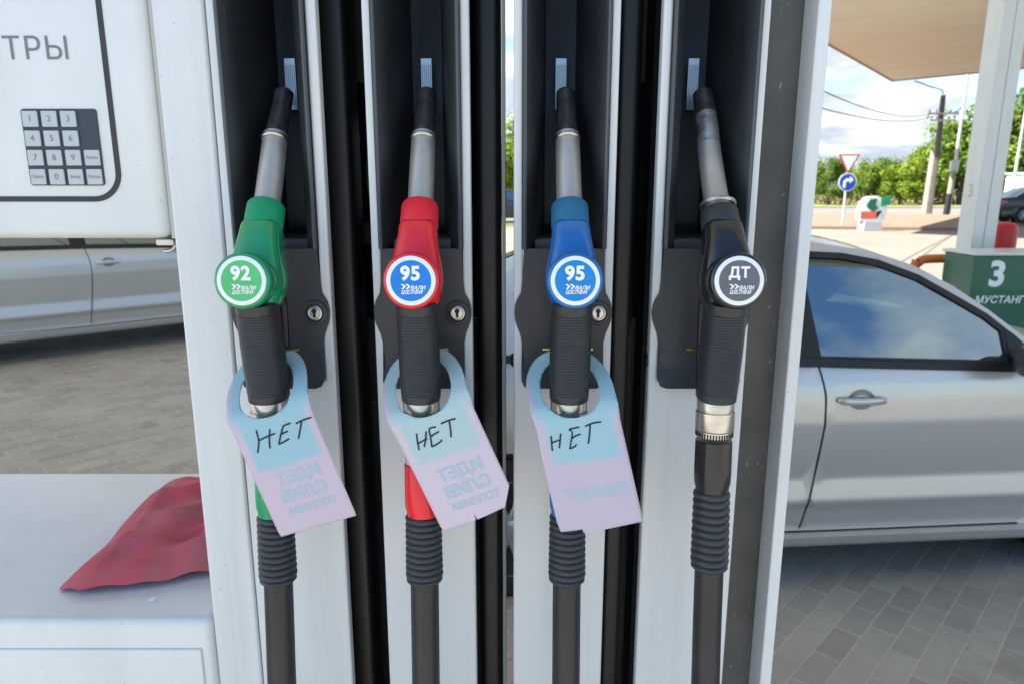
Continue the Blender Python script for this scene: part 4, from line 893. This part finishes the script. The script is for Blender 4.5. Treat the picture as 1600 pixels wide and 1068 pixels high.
# ================================================================ TREES
LEAF = [leaf_mat('leaf_light', (.12, .19, .015), (.29, .37, .04)), leaf_mat('leaf_mid', (.08, .145, .018), (.20, .29, .035)), leaf_mat('leaf_dark', (.055, .105, .018), (.14, .22, .032))]
BARK = mat('bark', (.12, .085, .06), .9, var=.4, vscale=6)
def make_tree(seed, h, spread, m, label):
    rng = random.Random(seed)
    t = thing('tree', label, 'tree', (0, 0, 0), 'trees along the far roadside', local=True)
    mb = MB(); clumps = []
    th = h * .30
    mb.sweep(spline([(0, 0, -.1), (.06, .03, th * .5), (.02, -.05, th), (.08, .0, h * .55)], 4), [h * .030 * (1 - .6 * i / 12) for i in range(13)], n=9)
    for k in range(9):
        a = 2.4 * k + rng.uniform(-.4, .4); r = spread * rng.uniform(.45, 1.0); z0 = th * rng.uniform(.7, 1.3); z1 = h * rng.uniform(.42, .86)
        e = Vector((cos(a) * r * .75, sin(a) * r * .75, z1)); mb.sweep(spline([(0, 0, z0), (e.x * .45, e.y * .45, lerp(z0, z1, .6)), e], 3), [h * .012 * (1 - .7 * i / 6) for i in range(7)], n=6)
        clumps.append((e, h * rng.uniform(.13, .21)))
    for k in range(7): clumps.append((Vector((rng.uniform(-.5, .5) * spread, rng.uniform(-.5, .5) * spread, h * rng.uniform(.5, .95))), h * rng.uniform(.12, .18)))
    for k in range(9):
        a = rng.uniform(0, 6.28); clumps.append((Vector((cos(a) * spread * .8, sin(a) * spread * .8, h * rng.uniform(.22, .42))), h * rng.uniform(.11, .16)))
    obj('trunk', mb, BARK, t, smooth=60)
    lf = MB(); V = []; Fc = []
    for c, r in clumps:
        for _ in range(260):
            d = Vector((rng.gauss(0, 1), rng.gauss(0, 1), rng.gauss(0, 1))); d.normalize(); q = c + d * r * rng.uniform(.35, 1.12) * Vector((1, 1, .85)).length / 1.65
            s = rng.uniform(.10, .22); n = (d + Vector((rng.uniform(-.8, .8), rng.uniform(-.8, .8), rng.uniform(-.2, 1.0)))).normalized()
            a = n.orthogonal().normalized(); a = Matrix.Rotation(rng.uniform(0, 6.28), 3, n) @ a; b_ = n.cross(a); o = len(V)
            V += [q - a * s, q + b_ * s * .55, q + a * s, q - b_ * s * .55]; Fc.append((o, o + 1, o + 2, o + 3))
    lf.add(V, Fc); obj('crown', lf, m, t, smooth=0, fix=False)
    return t
protos = [make_tree(11, 6.0, 2.6, LEAF[0], ''), make_tree(12, 6.6, 2.8, LEAF[1], ''), make_tree(13, 7.2, 3.0, LEAF[2], '')]
spots = [  # px of the trunk, distance, kind, height factor
    (772, 52, 0, .95), (812, 60, 1, 1.0), (690, 62, 2, 1.0), (900, 64, 1, 1.0), (1262, 70, 1, .66), (1296, 66, 2, .58), (1331, 74, 0, .68), (1358, 68, 1, .60), (1384, 75, 2, .62), (1408, 66, 0, .68), (1432, 72, 1, .80), (1456, 69, 0, .92),
    (1476, 76, 2, 1.08), (1500, 66, 1, 1.22), (1524, 72, 0, 1.34), (1556, 66, 1, 1.3), (1588, 70, 0, 1.45), (1618, 66, 2, 1.5), (1650, 72, 1, 1.6)]
tl = ['bushy light green tree in the slit between red and blue hoses', 'mid green tree behind the slit beside the blue nozzle column', 'dark tree hidden behind the red nozzle column', 'mid green tree hidden behind the blue nozzle column',
      'leftmost roadside tree at the edge of the white end post', 'dark low tree left of the give way sign', 'pale green tree right behind the give way sign', 'mid green tree right behind the painted stele', 'dark low tree just right of the stele', 'pale green tree between stele and utility pole', 'taller mid green tree left of the utility pole', 'bright green tree right behind the utility pole',
      'dark tall tree behind the flagpole', 'tall mid green tree between flagpole and white column', 'tall light green tree partly hidden by the white column', 'mid green tree on the right of the white column', 'tallest light tree beside the second flagpole', 'dark tall tree at the right edge above the kiosk', 'mid green tree past the right edge behind the kiosk']
for i, (px, Y, k, hf) in enumerate(spots):
    d = ray(px, 300); x = d.x / d.y * Y
    src = protos[k]
    r = src.copy(); C.objects.link(r); r.location = (x, Y, .02); r.rotation_euler = (0, 0, i * 1.7); r.scale = (hf * random.uniform(.95, 1.25), hf * random.uniform(.95, 1.2), hf)
    r['label'] = tl[i]
    for ch in list(src.children):
        c = ch.copy(); C.objects.link(c); c.parent = r
for pr in protos:
    for ch in list(pr.children): bpy.data.objects.remove(ch)
    bpy.data.objects.remove(pr)
# rusty undergrowth under the trees
mb = MB(); rng = random.Random(5); V = []; Fc = []
for _ in range(5200):
    x = rng.uniform(-12, 75); y = rng.uniform(65, 79); z = abs(rng.gauss(0, .55)); s = rng.uniform(.07, .2); n = Vector((rng.gauss(0, 1), rng.gauss(0, 1) - .5, rng.uniform(0, 1))).normalized(); a = n.orthogonal().normalized(); b_ = n.cross(a); o = len(V); q = Vector((x, y, z + .03))
    V += [q - a * s, q + b_ * s * .6, q + a * s, q - b_ * s * .6]; Fc.append((o, o + 1, o + 2, o + 3))
mb.add(V, Fc); o = struct('undergrowth', mb, leaf_mat('undergrowth_leaf', (.13, .055, .03), (.15, .10, .04)), 'stuff', smooth=0, fix=False)
